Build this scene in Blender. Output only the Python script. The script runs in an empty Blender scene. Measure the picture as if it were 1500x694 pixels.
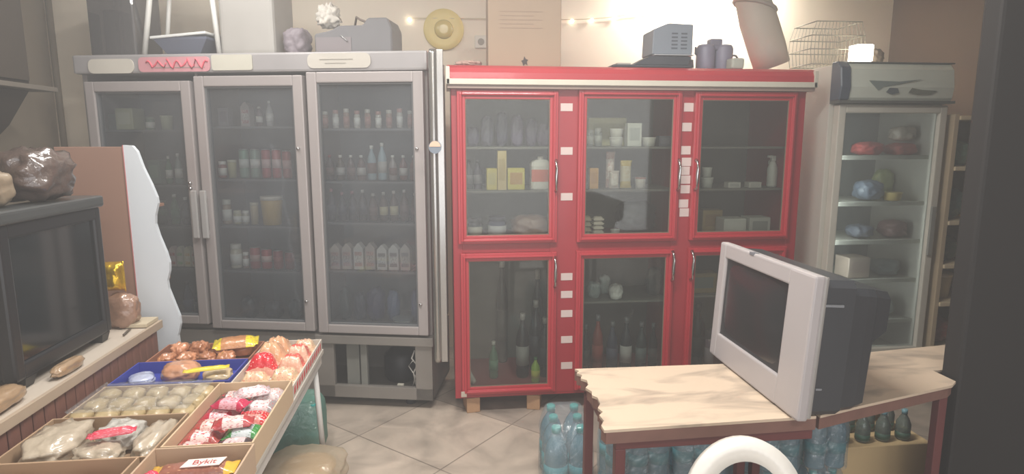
import bpy, bmesh, math, random
from mathutils import Vector, Matrix, noise
R = math.radians; PI = math.pi
C = bpy.context.scene.collection
sc = bpy.context.scene
random.seed(7)
# ---------------------------------------------------------------- camera (a person standing in the shop aisle)
F, H, PITCH, YAW = 900.0, 1.6, R(9), R(6.3)
cam = bpy.data.cameras.new('camera'); co = bpy.data.objects.new('camera', cam); C.objects.link(co)
co.location = (0, 0, H); co.rotation_euler = (R(90) - PITCH, 0, -YAW)
cam.sensor_fit = 'HORIZONTAL'; cam.sensor_width = 36; cam.lens = 36 * F / 1500
cam.clip_start = 0.02; cam.clip_end = 60
sc.camera = co
def ray(px, py):
    x = (px - 750) / F; u = (347 - py) / F
    f = math.cos(PITCH) + u * math.sin(PITCH); z = -math.sin(PITCH) + u * math.cos(PITCH)
    return Vector((f * math.sin(YAW) + x * math.cos(YAW), f * math.cos(YAW) - x * math.sin(YAW), z))
def aty(px, py, y): r = ray(px, py); return r * (y / r.y) + Vector((0, 0, H))
def atz(px, py, z): r = ray(px, py); return r * ((z - H) / r.z) + Vector((0, 0, H))
def depth(p): return p.x * math.sin(YAW) + p.y * math.cos(YAW)
# ---------------------------------------------------------------- materials
def col(r, g, b, a=1.0):
    f = lambda c: (c / 255 / 12.92) if c / 255 <= .04045 else ((c / 255 + .055) / 1.055) ** 2.4
    return (f(r), f(g), f(b), a)
MC = {}
def base(name):
    m = bpy.data.materials.new(name); m.use_nodes = True; nt = m.node_tree
    return m, nt, nt.nodes['Principled BSDF']
def mat(rgb, rough=.5, metal=0, var=.12, scale=6, bump=0, bscale=40, coat=0, emit=0, name=None):
    key = (rgb, rough, metal, var, scale, bump, bscale, coat, emit)
    if key in MC: return MC[key]
    m, nt, b = base(name or 'surface_%02x%02x%02x' % rgb)
    tc = nt.nodes.new('ShaderNodeTexCoord'); nz = nt.nodes.new('ShaderNodeTexNoise')
    nz.inputs['Scale'].default_value = scale; nz.inputs['Detail'].default_value = 5
    nt.links.new(tc.outputs['Object'], nz.inputs['Vector'])
    mx = nt.nodes.new('ShaderNodeMix'); mx.data_type = 'RGBA'
    c = col(*rgb); mx.inputs[6].default_value = tuple(v * (1 - var) for v in c[:3]) + (1,)
    mx.inputs[7].default_value = tuple(min(1, v * (1 + var)) for v in c[:3]) + (1,)
    nt.links.new(nz.outputs['Fac'], mx.inputs[0]); nt.links.new(mx.outputs[2], b.inputs['Base Color'])
    b.inputs['Roughness'].default_value = rough; b.inputs['Metallic'].default_value = metal
    b.inputs['Coat Weight'].default_value = coat; b.inputs['Coat Roughness'].default_value = .12
    if emit:
        b.inputs['Emission Color'].default_value = c; b.inputs['Emission Strength'].default_value = emit
    if bump:
        n2 = nt.nodes.new('ShaderNodeTexNoise'); n2.inputs['Scale'].default_value = bscale; n2.inputs['Detail'].default_value = 4
        nt.links.new(tc.outputs['Object'], n2.inputs['Vector'])
        bp = nt.nodes.new('ShaderNodeBump'); bp.inputs['Strength'].default_value = bump; bp.inputs['Distance'].default_value = .01
        nt.links.new(n2.outputs['Fac'], bp.inputs['Height']); nt.links.new(bp.outputs[0], b.inputs['Normal'])
        if coat: nt.links.new(bp.outputs[0], b.inputs['Coat Normal'])
    MC[key] = m; return m
def glass(tint=(200, 208, 206), fog=.16, fogc=(150, 155, 160), gloss=.06, key=None, rough=.03):
    k = ('glass', tint, fog, fogc, gloss, rough)
    if k in MC: return MC[k]
    m = bpy.data.materials.new('fogged_hazy_glass'); m.use_nodes = True; nt = m.node_tree
    for n in list(nt.nodes): nt.nodes.remove(n)
    o = nt.nodes.new('ShaderNodeOutputMaterial'); t = nt.nodes.new('ShaderNodeBsdfTransparent'); t.inputs[0].default_value = col(*tint)
    d = nt.nodes.new('ShaderNodeBsdfDiffuse'); d.inputs[0].default_value = col(*fogc)  # pale diffuse share: fog on the glass plus veiling haze put into its colour
    g = nt.nodes.new('ShaderNodeBsdfGlossy'); g.inputs['Roughness'].default_value = rough; g.inputs[0].default_value = (1, 1, 1, 1)
    tc = nt.nodes.new('ShaderNodeTexCoord'); nz = nt.nodes.new('ShaderNodeTexNoise'); nz.inputs['Scale'].default_value = 2.2; nz.inputs['Detail'].default_value = 3
    nt.links.new(tc.outputs['Object'], nz.inputs['Vector'])
    mr = nt.nodes.new('ShaderNodeMapRange'); mr.inputs[1].default_value = .3; mr.inputs[2].default_value = .7
    mr.inputs[3].default_value = fog * .25; mr.inputs[4].default_value = fog * .55
    nt.links.new(nz.outputs['Fac'], mr.inputs[0])
    m1 = nt.nodes.new('ShaderNodeMixShader'); nt.links.new(mr.outputs[0], m1.inputs[0]); nt.links.new(t.outputs[0], m1.inputs[1]); nt.links.new(d.outputs[0], m1.inputs[2])
    fr = nt.nodes.new('ShaderNodeFresnel'); fr.inputs[0].default_value = 1.45
    ma = nt.nodes.new('ShaderNodeMath'); ma.operation = 'MULTIPLY'; ma.inputs[1].default_value = gloss / .06
    nt.links.new(fr.outputs[0], ma.inputs[0])
    m2 = nt.nodes.new('ShaderNodeMixShader'); nt.links.new(ma.outputs[0], m2.inputs[0]); nt.links.new(m1.outputs[0], m2.inputs[1]); nt.links.new(g.outputs[0], m2.inputs[2])
    nt.links.new(m2.outputs[0], o.inputs[0]); MC[k] = m; return m
def film(c=(225, 230, 232), body=.25, gloss=.12):      # thin crinkled plastic
    k = ('film', c, body, gloss)
    if k in MC: return MC[k]
    m = bpy.data.materials.new('clear_film'); m.use_nodes = True; nt = m.node_tree
    for n in list(nt.nodes): nt.nodes.remove(n)
    o = nt.nodes.new('ShaderNodeOutputMaterial'); t = nt.nodes.new('ShaderNodeBsdfTransparent'); t.inputs[0].default_value = (.97, .97, .97, 1)
    d = nt.nodes.new('ShaderNodeBsdfDiffuse'); d.inputs[0].default_value = col(*c)
    g = nt.nodes.new('ShaderNodeBsdfGlossy'); g.inputs['Roughness'].default_value = .16
    tc = nt.nodes.new('ShaderNodeTexCoord'); nz = nt.nodes.new('ShaderNodeTexNoise'); nz.inputs['Scale'].default_value = 22; nz.inputs['Detail'].default_value = 4; nz.inputs['Distortion'].default_value = 1.5
    nt.links.new(tc.outputs['Object'], nz.inputs['Vector'])
    bp = nt.nodes.new('ShaderNodeBump'); bp.inputs['Strength'].default_value = .9; bp.inputs['Distance'].default_value = .015
    nt.links.new(nz.outputs['Fac'], bp.inputs['Height']); nt.links.new(bp.outputs[0], g.inputs['Normal'])
    m1 = nt.nodes.new('ShaderNodeMixShader'); m1.inputs[0].default_value = body
    nt.links.new(t.outputs[0], m1.inputs[1]); nt.links.new(d.outputs[0], m1.inputs[2])
    m2 = nt.nodes.new('ShaderNodeMixShader'); m2.inputs[0].default_value = gloss
    nt.links.new(m1.outputs[0], m2.inputs[1]); nt.links.new(g.outputs[0], m2.inputs[2]); nt.links.new(m2.outputs[0], o.inputs[0])
    MC[k] = m; return m
def banded(a, b, c, lo=.3, hi=.7, axis=0, speck=0.0, coat=.6, rough=.35, bump=.25):
    """printed wrapper: colour a at the ends, b between lo and hi, c as print spots inside the band"""
    k = ('band', a, b, c, lo, hi, axis, speck, coat, rough, bump)
    if k in MC: return MC[k]
    m, nt, p = base('printed_wrapper')
    tc = nt.nodes.new('ShaderNodeTexCoord'); sp = nt.nodes.new('ShaderNodeSeparateXYZ'); nt.links.new(tc.outputs['Generated'], sp.inputs[0])
    rp = nt.nodes.new('ShaderNodeValToRGB'); rp.color_ramp.interpolation = 'CONSTANT'
    e = rp.color_ramp.elements; e[0].color = col(*a); e[0].position = 0; e[1].color = col(*b); e[1].position = lo
    x = rp.color_ramp.elements.new(hi); x.color = col(*a)
    nt.links.new(sp.outputs[axis], rp.inputs[0])
    nz = nt.nodes.new('ShaderNodeTexVoronoi'); nz.inputs['Scale'].default_value = 9; nt.links.new(tc.outputs['Generated'], nz.inputs['Vector'])
    rg = nt.nodes.new('ShaderNodeMath'); rg.operation = 'LESS_THAN'; rg.inputs[1].default_value = speck; nt.links.new(nz.outputs['Distance'], rg.inputs[0])
    mx = nt.nodes.new('ShaderNodeMix'); mx.data_type = 'RGBA'; nt.links.new(rg.outputs[0], mx.inputs[0]); nt.links.new(rp.outputs[0], mx.inputs[6]); mx.inputs[7].default_value = col(*c)
    nt.links.new(mx.outputs[2], p.inputs['Base Color']); p.inputs['Roughness'].default_value = rough
    p.inputs['Coat Weight'].default_value = coat; p.inputs['Coat Roughness'].default_value = .15
    n2 = nt.nodes.new('ShaderNodeTexNoise'); n2.inputs['Scale'].default_value = 60; nt.links.new(tc.outputs['Object'], n2.inputs['Vector'])
    bp = nt.nodes.new('ShaderNodeBump'); bp.inputs['Strength'].default_value = bump; bp.inputs['Distance'].default_value = .01
    nt.links.new(n2.outputs['Fac'], bp.inputs['Height']); nt.links.new(bp.outputs[0], p.inputs['Normal']); nt.links.new(bp.outputs[0], p.inputs['Coat Normal'])
    MC[k] = m; return m
# ---------------------------------------------------------------- mesh builder
class MB:
    def __init__(s): s.bm = bmesh.new()
    def _add(s, t, M=None):
        if M is not None: bmesh.ops.transform(t, matrix=M, verts=t.verts)
        me = bpy.data.meshes.new('t'); t.to_mesh(me); t.free(); s.bm.from_mesh(me); bpy.data.meshes.remove(me); return s
    def box(s, a, b, bev=0, seg=2, M=None):
        t = bmesh.new(); bmesh.ops.create_cube(t, size=1)
        lo = Vector([min(p, q) for p, q in zip(a, b)]); hi = Vector([max(p, q) for p, q in zip(a, b)])
        for v in t.verts: v.co = Vector([lo[i] + (v.co[i] + .5) * (hi[i] - lo[i]) for i in range(3)])
        if bev: bmesh.ops.bevel(t, geom=t.edges[:], offset=bev, segments=seg, affect='EDGES', profile=.6)
        return s._add(t, M)
    def prism(s, poly, lo, hi, axis=2, bev=0, M=None):
        t = bmesh.new()
        def P(u, v, w): return {2: (u, v, w), 1: (u, w, v), 0: (w, u, v)}[axis]
        vs = [t.verts.new(P(u, v, lo)) for u, v in poly]; f = t.faces.new(vs)
        r = bmesh.ops.extrude_face_region(t, geom=[f]); d = [0, 0, 0]; d[axis] = hi - lo
        bmesh.ops.translate(t, vec=d, verts=[e for e in r['geom'] if isinstance(e, bmesh.types.BMVert)])
        bmesh.ops.recalc_face_normals(t, faces=t.faces[:])
        if bev: bmesh.ops.bevel(t, geom=t.edges[:], offset=bev, segments=1, affect='EDGES')
        return s._add(t, M)
    def lathe(s, prof, n=20, M=None):
        t = bmesh.new(); rings = []
        for r, z in prof: rings.append([t.verts.new((max(r, 1e-4) * math.cos(2 * PI * i / n), max(r, 1e-4) * math.sin(2 * PI * i / n), z)) for i in range(n)])
        for a, b in zip(rings, rings[1:]):
            for i in range(n): t.faces.new((a[i], a[(i + 1) % n], b[(i + 1) % n], b[i])).smooth = True
        t.faces.new(rings[0][::-1]); t.faces.new(rings[-1])
        return s._add(t, M)
    def tube(s, pts, r, n=8, closed=False, M=None):
        pts = [Vector(p) for p in pts]; t = bmesh.new(); rings = []; N = len(pts)
        for i, p in enumerate(pts):
            d = (pts[(i + 1) % N] - pts[i - 1]) if closed else (pts[min(i + 1, N - 1)] - pts[max(i - 1, 0)])
            d.normalize(); up = Vector((0, 0, 1)) if abs(d.z) < .9 else Vector((1, 0, 0))
            a = d.cross(up).normalized(); b = d.cross(a)
            rr = r[i] if isinstance(r, (list, tuple)) else r
            rings.append([t.verts.new(p + (a * math.cos(2 * PI * k / n) + b * math.sin(2 * PI * k / n)) * rr) for k in range(n)])
        for i in range(N if closed else N - 1):
            a, b = rings[i], rings[(i + 1) % N]
            for k in range(n): t.faces.new((a[k], a[(k + 1) % n], b[(k + 1) % n], b[k])).smooth = True
        if not closed: t.faces.new(rings[0][::-1]); t.faces.new(rings[-1])
        bmesh.ops.recalc_face_normals(t, faces=t.faces[:])
        return s._add(t, M)
    def loft(s, secs, smooth=False):
        """secs: list of closed loops (equal counts)"""
        t = bmesh.new(); rings = [[t.verts.new(p) for p in q] for q in secs]; n = len(rings[0])
        for a, b in zip(rings, rings[1:]):
            for i in range(n): t.faces.new((a[i], a[(i + 1) % n], b[(i + 1) % n], b[i])).smooth = smooth
        t.faces.new(rings[0][::-1]); t.faces.new(rings[-1]); bmesh.ops.recalc_face_normals(t, faces=t.faces[:])
        return s._add(t)
    def frame(s, x0, x1, z0, z1, w, y0, y1, bev=.004, wl=None, wr=None, wt=None, wb=None):
        wl = wl or w; wr = wr or w; wt = wt or w; wb = wb or w
        s.box((x0, y0, z0), (x0 + wl, y1, z1), bev); s.box((x1 - wr, y0, z0), (x1, y1, z1), bev)
        s.box((x0 + wl - .001, y0, z0), (x1 - wr + .001, y1, z0 + wb), bev); s.box((x0 + wl - .001, y0, z1 - wt), (x1 - wr + .001, y1, z1), bev); return s
    def blob(s, c, size, seed=0, amp=.15, freq=2.5, sq=3.0, flat=True, sub=4, M=None):
        """crumpled rounded lump standing on its base; c = centre of its base"""
        t = bmesh.new(); bmesh.ops.create_icosphere(t, subdivisions=sub, radius=1)
        o = Vector((seed * 3.1, seed * 1.7, seed * 2.3))
        for v in t.verts:
            n = v.co.normalized(); k = (abs(n.x) ** sq + abs(n.y) ** sq + abs(n.z) ** sq) ** (-1 / sq)
            d = 1 + amp * (noise.noise(n * freq + o) + .5 * abs(noise.noise(n * freq * 2.7 + o)) * 2 - .3)
            p = n * k * d; p = Vector((p.x * size[0] / 2, p.y * size[1] / 2, (p.z * .5 + .5) * size[2]))
            if flat and p.z < 0.0: p.z = 0
            v.co = p + Vector(c)
        for ax in range(2):
            lo = min(v.co[ax] for v in t.verts); hi = max(v.co[ax] for v in t.verts); k = size[ax] / (hi - lo); m_ = (lo + hi) / 2
            for v in t.verts: v.co[ax] = c[ax] + (v.co[ax] - m_) * k
        lo = min(v.co.z for v in t.verts); hi = max(v.co.z for v in t.verts)
        for v in t.verts: v.co.z = c[2] + (v.co.z - lo) * size[2] / (hi - lo)
        for f in t.faces: f.smooth = True
        return s._add(t, M)
    def build(s, name, m, parent=None, smooth=None):
        me = bpy.data.meshes.new(name); s.bm.to_mesh(me); s.bm.free(); me.materials.append(m)
        o = bpy.data.objects.new(name, me); C.objects.link(o)
        if parent is not None: o.parent = parent
        return o
def pillow(L, W, Hh, seed=0, nx=22, ny=12, crimp=.1, wr=.12, power=2.2):
    """flow-wrapped pack lying on z=0: length along x, crimped flat ends"""
    b = MB(); t = bmesh.new()
    o = Vector((seed * 1.3, seed * 2.1, seed)); top = []; bot = []
    for i in range(nx + 1):
        u = -1 + 2 * i / nx; rt = []; rb = []
        for j in range(ny + 1):
            v = -1 + 2 * j / ny
            uu = min(1, abs(u) / (1 - crimp)); a = (1 - uu ** (power * 2)) ** .5 if uu < 1 else 0
            c_ = (1 - abs(v) ** (power * 1.6)) ** .6 if abs(v) < 1 else 0
            h = Hh * a * c_
            n = noise.noise(Vector((u * 3, v * 2, 0)) + o) + .6 * noise.noise(Vector((u * 9, v * 4, 0)) + o)
            e = (.06 * math.sin(j * PI) if uu >= 1 else 0)
            x = u * L / 2 * (1 + (.012 if j % 2 and i in (0, nx) else 0)); y = v * W / 2 * (1 - .05 * a) 
            rt.append(t.verts.new((x, y, max(.0015, h * (.95 + wr * n)) + Hh * .3 * (1 if uu >= 1 else 0))))
            rb.append(t.verts.new((x, y, 0 if uu < 1 else Hh * .3)))
        top.append(rt); bot.append(rb)
    for i in range(nx):
        for j in range(ny):
            t.faces.new((top[i][j], top[i + 1][j], top[i + 1][j + 1], top[i][j + 1])).smooth = True
            t.faces.new((bot[i][j + 1], bot[i + 1][j + 1], bot[i + 1][j], bot[i][j])).smooth = True
    for i in range(nx):
        t.faces.new((bot[i][0], bot[i + 1][0], top[i + 1][0], top[i][0])); t.faces.new((top[i][ny], top[i + 1][ny], bot[i + 1][ny], bot[i][ny]))
    for j in range(ny):
        t.faces.new((bot[0][j + 1], bot[0][j], top[0][j], top[0][j + 1])); t.faces.new((top[nx][j + 1], top[nx][j], bot[nx][j], bot[nx][j + 1]))
    b._add(t); return b
def text_mesh(s, size, ext=.0005):
    cu = bpy.data.curves.new('t', 'FONT'); cu.body = s; cu.size = size; cu.extrude = ext; cu.align_x = 'CENTER'; cu.align_y = 'CENTER'
    ob = bpy.data.objects.new('t', cu); C.objects.link(ob); dg = bpy.context.evaluated_depsgraph_get()
    me = bpy.data.meshes.new_from_object(ob.evaluated_get(dg)); C.objects.unlink(ob); bpy.data.objects.remove(ob); return me
def lettering(s, size, m, parent, loc, rot=(0, 0, 0), sx=1):
    me = text_mesh(s, size); me.materials.clear(); me.materials.append(m)
    o = bpy.data.objects.new('lettering', me); C.objects.link(o); o.parent = parent; o.location = loc; o.rotation_euler = rot; o.scale = (sx, 1, 1); return o
def tag(o, label, cat, group=None):
    o['label'] = label; o['category'] = cat
    if group: o['group'] = group
    return o
def thing(name, label, cat, loc=(0, 0, 0), rz=0, group=None):
    o = bpy.data.objects.new(name, None); C.objects.link(o); o.location = loc; o.rotation_euler = (0, 0, rz); o.empty_display_size = .05
    return tag(o, label, cat, group)
def struct(name, b, m):
    o = b.build(name, m); o['kind'] = 'structure'; return o
# ---------------------------------------------------------------- room
def floor_mat():
    m, nt, p = base('stone_floor_tiles')
    tc = nt.nodes.new('ShaderNodeTexCoord'); mp = nt.nodes.new('ShaderNodeMapping'); mp.inputs['Rotation'].default_value = (0, 0, R(42)); mp.inputs['Location'].default_value = (.12, .33, 0)
    nt.links.new(tc.outputs['Object'], mp.inputs[0])
    br = nt.nodes.new('ShaderNodeTexBrick'); br.offset = 0; br.inputs['Scale'].default_value = 1
    br.inputs['Brick Width'].default_value = .6; br.inputs['Row Height'].default_value = .6; br.inputs['Mortar Size'].default_value = .004
    br.inputs['Color1'].default_value = col(190, 178, 165); br.inputs['Color2'].default_value = col(166, 156, 146); br.inputs['Mortar'].default_value = col(138, 128, 118)
    nt.links.new(mp.outputs[0], br.inputs[0])
    nz = nt.nodes.new('ShaderNodeTexNoise'); nz.inputs['Scale'].default_value = 3.5; nz.inputs['Detail'].default_value = 8; nz.inputs['Distortion'].default_value = 1
    nt.links.new(tc.outputs['Object'], nz.inputs[0])
    rp = nt.nodes.new('ShaderNodeValToRGB'); rp.color_ramp.elements[0].color = (.62, .6, .58, 1); rp.color_ramp.elements[1].color = (1.1, 1.06, 1.02, 1); rp.color_ramp.elements[0].position = .3; rp.color_ramp.elements[1].position = .65
    nt.links.new(nz.outputs['Fac'], rp.inputs[0])
    mx = nt.nodes.new('ShaderNodeMix'); mx.data_type = 'RGBA'; mx.blend_type = 'MULTIPLY'; mx.inputs[0].default_value = 1
    nt.links.new(br.outputs[0], mx.inputs[6]); nt.links.new(rp.outputs[0], mx.inputs[7]); nt.links.new(mx.outputs[2], p.inputs['Base Color'])
    p.inputs['Roughness'].default_value = .42; return m
CREAM = mat((238, 225, 204), .55, var=.05, scale=1.5, name='cream_paint')
BEIGE = mat((150, 138, 122), .7, var=.1, scale=2, name='dull_beige_paint')
DARKEDGE = mat((22, 18, 17), .75, var=.15, scale=3, name='dark_edge_tone')
struct('floor', MB().box((-2.76, -2.5, -.1), (3.6, 4.75, 0)), floor_mat())
struct('ceiling', MB().box((-2.76, -2.5, 3.0), (3.6, 4.75, 3.1)), mat((215, 208, 196), .8, name='ceiling_paint'))
struct('wall_back', MB().box((-2.76, 4.65, 0), (3.6, 4.75, 3.0)), CREAM)
struct('wall_left', MB().box((-2.76, -2.5, 0), (-2.66, 4.65, 3.0)), BEIGE)
struct('wall_right', MB().box((3.5, -2.5, 0), (3.6, 4.65, 3.0)), mat((92, 72, 56), .7, name='brown_paint'))
struct('wall_front', MB().box((-2.76, -2.6, 2.45), (3.6, -2.5, 3.0)), BEIGE)
struct('dark_edge_slab', MB().box((1.815, 1.90, 0), (3.5, 1.98, 3.0), .012), DARKEDGE)  # added slab, no real wall: stands in for a dark blurred edge
struct('trim_1', MB().tube([(-2.6, 4.6, 0), (-2.6, 4.6, 3.0)], .02), mat((120, 108, 92), .6, name='wall_pipe_paint'))
# ---------------------------------------------------------------- generic small goods
def scl(p): return depth(p) / F
W_ = (225, 222, 214)
def goods(kind, p, w, h, cols, name, label, cat, group=None, rz=0, d=None):
    """p = centre of the base, w width, h height (m); cols = body, cap/label colours"""
    a, b_, c = (list(cols) + [W_, W_])[:3]; d = d or w * .8; r = w / 2
    if kind == 'bottle':
        o = thing(name, label, cat, p, rz, group)
        MB().lathe([(r * .85, 0), (r, h * .03), (r, h * .58), (r * .85, h * .68), (r * .36, h * .83), (r * .32, h * .92)], 14).build('body', mat(a, .15, coat=.5), o)
        MB().lathe([(r * .4, h * .9), (r * .4, h)], 12).build('cap', mat(b_, .4), o)
        MB().lathe([(r * 1.02, h * .2), (r * 1.02, h * .5)], 14).build('paper_label', mat(c, .5), o)
    elif kind == 'jar':
        o = thing(name, label, cat, p, rz, group)
        MB().lathe([(r * .88, 0), (r * .98, h * .05), (r * .98, h * .72), (r * .8, h * .82)], 16).build('body', mat(a, .2, coat=.4), o)
        MB().lathe([(r * .86, h * .8), (r * .88, h * .82), (r * .88, h * .98), (r * .8, h)], 16).build('lid', mat(b_, .35), o)
        MB().lathe([(r * 1.0, h * .15), (r * 1.0, h * .6)], 16).build('paper_label', mat(c, .5), o)
    elif kind == 'can':
        o = thing(name, label, cat, p, rz, group)
        MB().lathe([(r * .85, 0), (r, h * .06), (r, h * .9), (r * .85, h * .97)], 16).build('body', mat(a, .3, .2), o)
        MB().lathe([(r * .84, h * .965), (r * .86, h), (r * .78, h * .985)], 16).build('rim', mat((190, 190, 190), .3, .9), o)
        MB().lathe([(r * 1.012, h * .35), (r * 1.012, h * .65)], 16).build('printed_band', mat(b_, .5), o)
    elif kind == 'tub':
        o = thing(name, label, cat, p, rz, group)
        MB().lathe([(r * .8, 0), (r * .96, h * .86), (r * .96, h * .88)], 18).build('body', mat(a, .35), o)
        MB().lathe([(r, h * .87), (r, h * .97), (r * .95, h)], 18).build('lid', mat(b_, .35), o)
    elif kind == 'box':
        o = thing(name, label, cat, p, rz, group)
        MB().box((-w / 2, -d / 2, 0), (w / 2, d / 2, h), min(w, h) * .03, 1).build('carton', mat(a, .5), o)
        MB().box((-w * .36, -d / 2 - .0012, h * .25), (w * .36, -d / 2 - .0002, h * .8)).build('printed_panel', mat(b_, .5), o)
    elif kind == 'gable':
        o = thing(name, label, cat, p, rz, group)
        MB().prism([(-w / 2, 0), (w / 2, 0), (w / 2, h * .8), (w * .06, h), (-w * .06, h), (-w / 2, h * .8)], -d / 2, d / 2, 1).build('carton', mat(a, .45), o)
        MB().box((-w * .38, -d / 2 - .0015, h * .12), (w * .38, -d / 2 - .0003, h * .68)).build('printed_panel', banded(b_, a, c, .25, .75, 2, .35, 0, .5, 0), o)
    elif kind == 'bag':
        o = tag(MB().blob((0, 0, 0), (w, d, h), random.random() * 90, .16).build(name, mat(a, .4, coat=.5, bump=.5, bscale=30, var=.25, scale=9)), label, cat, group); o.location = p; o.rotation_euler[2] = rz
    elif kind == 'pouch':
        o = tag(pillow(h, w, d * .5, random.random() * 9).build(name, banded(a, b_, c, .25, .8, 0, .3)), label, cat, group)
        o.rotation_euler = (0, -PI / 2, 0); o.location = Vector(p) + Vector((d * .25, 0, h / 2)); o.rotation_euler = (R(90), 0, 0)
        o.rotation_euler = (PI / 2, -PI / 2, 0); o.location = Vector(p) + Vector((0, d * .25, h / 2 * 1.02))
    return o
ORD = ['first', 'second', 'third', 'fourth', 'fifth', 'sixth', 'seventh', 'eighth', 'ninth', 'tenth']
# ---------------------------------------------------------------- grey three-door display fridge
TH = R(12); GO = Vector((-2.105, 3.93, 0)); GD = Vector((math.cos(TH), -math.sin(TH), 0)); GN = Vector((math.sin(TH), math.cos(TH), 0))
def ghit(px, py, dep):      # point in the grey fridge, dep metres behind its front
    r = ray(px, py); o = GO + GN * dep
    t = (o.dot(GN)) / (r.x * GN.x + r.y * GN.y); return Vector((r.x * t, r.y * t, H + r.z * t))
STEEL = mat((168, 160, 158), .42, .25, var=.08, scale=3, name='brushed_grey_metal')
STEEL2 = mat((146, 138, 135), .45, .2, var=.12, scale=3, name='dull_grey_metal')
DKIN = mat((104, 108, 112), .6, var=.1, name='fridge_liner')
gf = thing('display_fridge', 'long grey three-door glass display fridge behind the snack table', 'fridge', GO, -TH)
L = 2.062; D = .5
MB().box((0, .03, .47), (.03, D, 2.06), .003).box((L - .03, .03, .47), (L, D, 2.06), .003).box((.029, D - .03, .481), (L - .029, D - .001, 2.058)) \
    .box((.002, .032, .457), (L - .002, D - .002, .48)).box((.029, .032, 1.99), (L - .029, D - .031, 2.058)).box((.70, .03, .47), (.715, D, 2.0)).box((1.365, .03, .47), (1.38, D, 2.0)).build('cabinet', STEEL2, gf)
MB().box((.03, D - .04, .48), (L - .03, D - .031, 1.99)).build('back_liner', DKIN, gf)
hd = MB().box((-.01, -.02, 1.975), (L + .01, .12, 2.08), .012).build('header', mat((158, 154, 154), .5, .2, name='header_metal'), gf)
def plate(x0, x1, z0, z1, y=-.027, k=.4):
    r = (z1 - z0) * k; pts = []
    for cx, cz, a0 in ((x1 - r, z1 - r, 0), (x0 + r, z1 - r, 90), (x0 + r, z0 + r, 180), (x1 - r, z0 + r, 270)):
        for i in range(5): a = R(a0 + i * 22.5); pts.append((cx + r * math.cos(a), cz + r * math.sin(a)))
    return MB().prism(pts, y, y + .006, 1)
plate(.09, .37, 1.975, 2.055).build('sticker', mat((196, 190, 178), .5), hd)
plate(.84, 1.08, 1.985, 2.07, k=.15).build('sticker', mat((190, 186, 172), .5), hd)
plate(1.40, 1.76, 1.99, 2.07).build('sticker', mat((186, 180, 170), .5), hd)
plate(.40, .83, 1.98, 2.062, k=.3).build('sticker', mat((198, 140, 146), .5), hd)
w = MB()
for k in range(3):
    x0 = .45 + k * .125; w.tube([(x0 + i * .012, -.03, 2.02 + .022 * math.sin(i * 1.3 + k) + (.012 if i % 4 == 0 else 0)) for i in range(11)], .0045, 6)
w.build('script', mat((220, 90, 105), .5), hd)
w = MB(); w.box((.5, -.029, 2.002), (.8, -.0275, 2.005)).box((1.47, -.029, 2.035), (1.66, -.0275, 2.039)).box((1.5, -.029, 2.015), (1.62, -.0275, 2.018)); w.build('print_line', mat((150, 144, 134), .5), hd)
for i, (x0, x1, z0, z1) in enumerate(((.055, .70, .50, 1.93), (.725, 1.365, .478, 1.955), (1.388, 2.05, .472, 1.97))):
    dr = MB().frame(x0, x1, z0, z1, .058, -.03, .025, .006, wb=.05).build('door', STEEL, gf)
    MB().frame(x0 + .056, x1 - .056, z0 + .048, z1 - .056, .012, -.018, .015, .002).build('gasket', mat((95, 96, 98), .6), dr)
    MB().box((x0 + .05, -.004, z0 + .045), (x1 - .05, .004, z1 - .05)).build('pane', glass(fog=(.30, .32, .30)[i], tint=(243, 246, 247), fogc=(158, 162, 168), gloss=.045), dr)
    if i < 2:
        hx = x1 - .012 if i == 0 else x0 + .02
        z0h = 1.03 + .0
        MB().box((hx - .018, -.062, z0h), (hx + .018, -.045, z0h + .28), .006).box((hx - .008, -.046, z0h + .02), (hx + .008, -.029, z0h + .045)).box((hx - .008, -.046, z0h + .235), (hx + .008, -.029, z0h + .26)).build('handle', mat((188, 186, 184), .3, .3), dr)
    for zz in ((1.35, 1.32) if i == 0 else (1.55, .66)):
        MB().lathe([(.009, 0), (.009, .012), (.004, .015)], 10, Matrix.Translation((x1 - .04, -.03, zz)) @ Matrix.Rotation(R(90), 4, 'X')).build('lock', mat((200, 200, 200), .2, 1), dr)
SHG = ((1.658, 1.331, 1.08, .821), (1.677, 1.369, 1.089, .815), (1.664, 1.361, 1.119, .829))
for i, (x0, x1) in enumerate(((.035, .70), (.718, 1.363), (1.382, L - .035))):
    for z in SHG[i]:
        w = MB().frame(x0, x1, z - .006, z, .01, .06, .45, .001)
        # wire grid shelf
        w = MB().box((x0, .06, z - .012), (x1, .072, z - .001)).box((x0, .44, z - .012), (x1, .45, z - .001)).box((x0, .06, z - .012), (x0 + .01, .45, z - .001)).box((x1 - .01, .06, z - .012), (x1, .45, z - .001))
        for k in range(1, 28):
            xx = x0 + (x1 - x0) * k / 28; w.box((xx - .002, .06, z - .007), (xx + .002, .45, z - .003))
        w.build('shelf', mat((122, 122, 124), .5, .3), gf)
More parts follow.
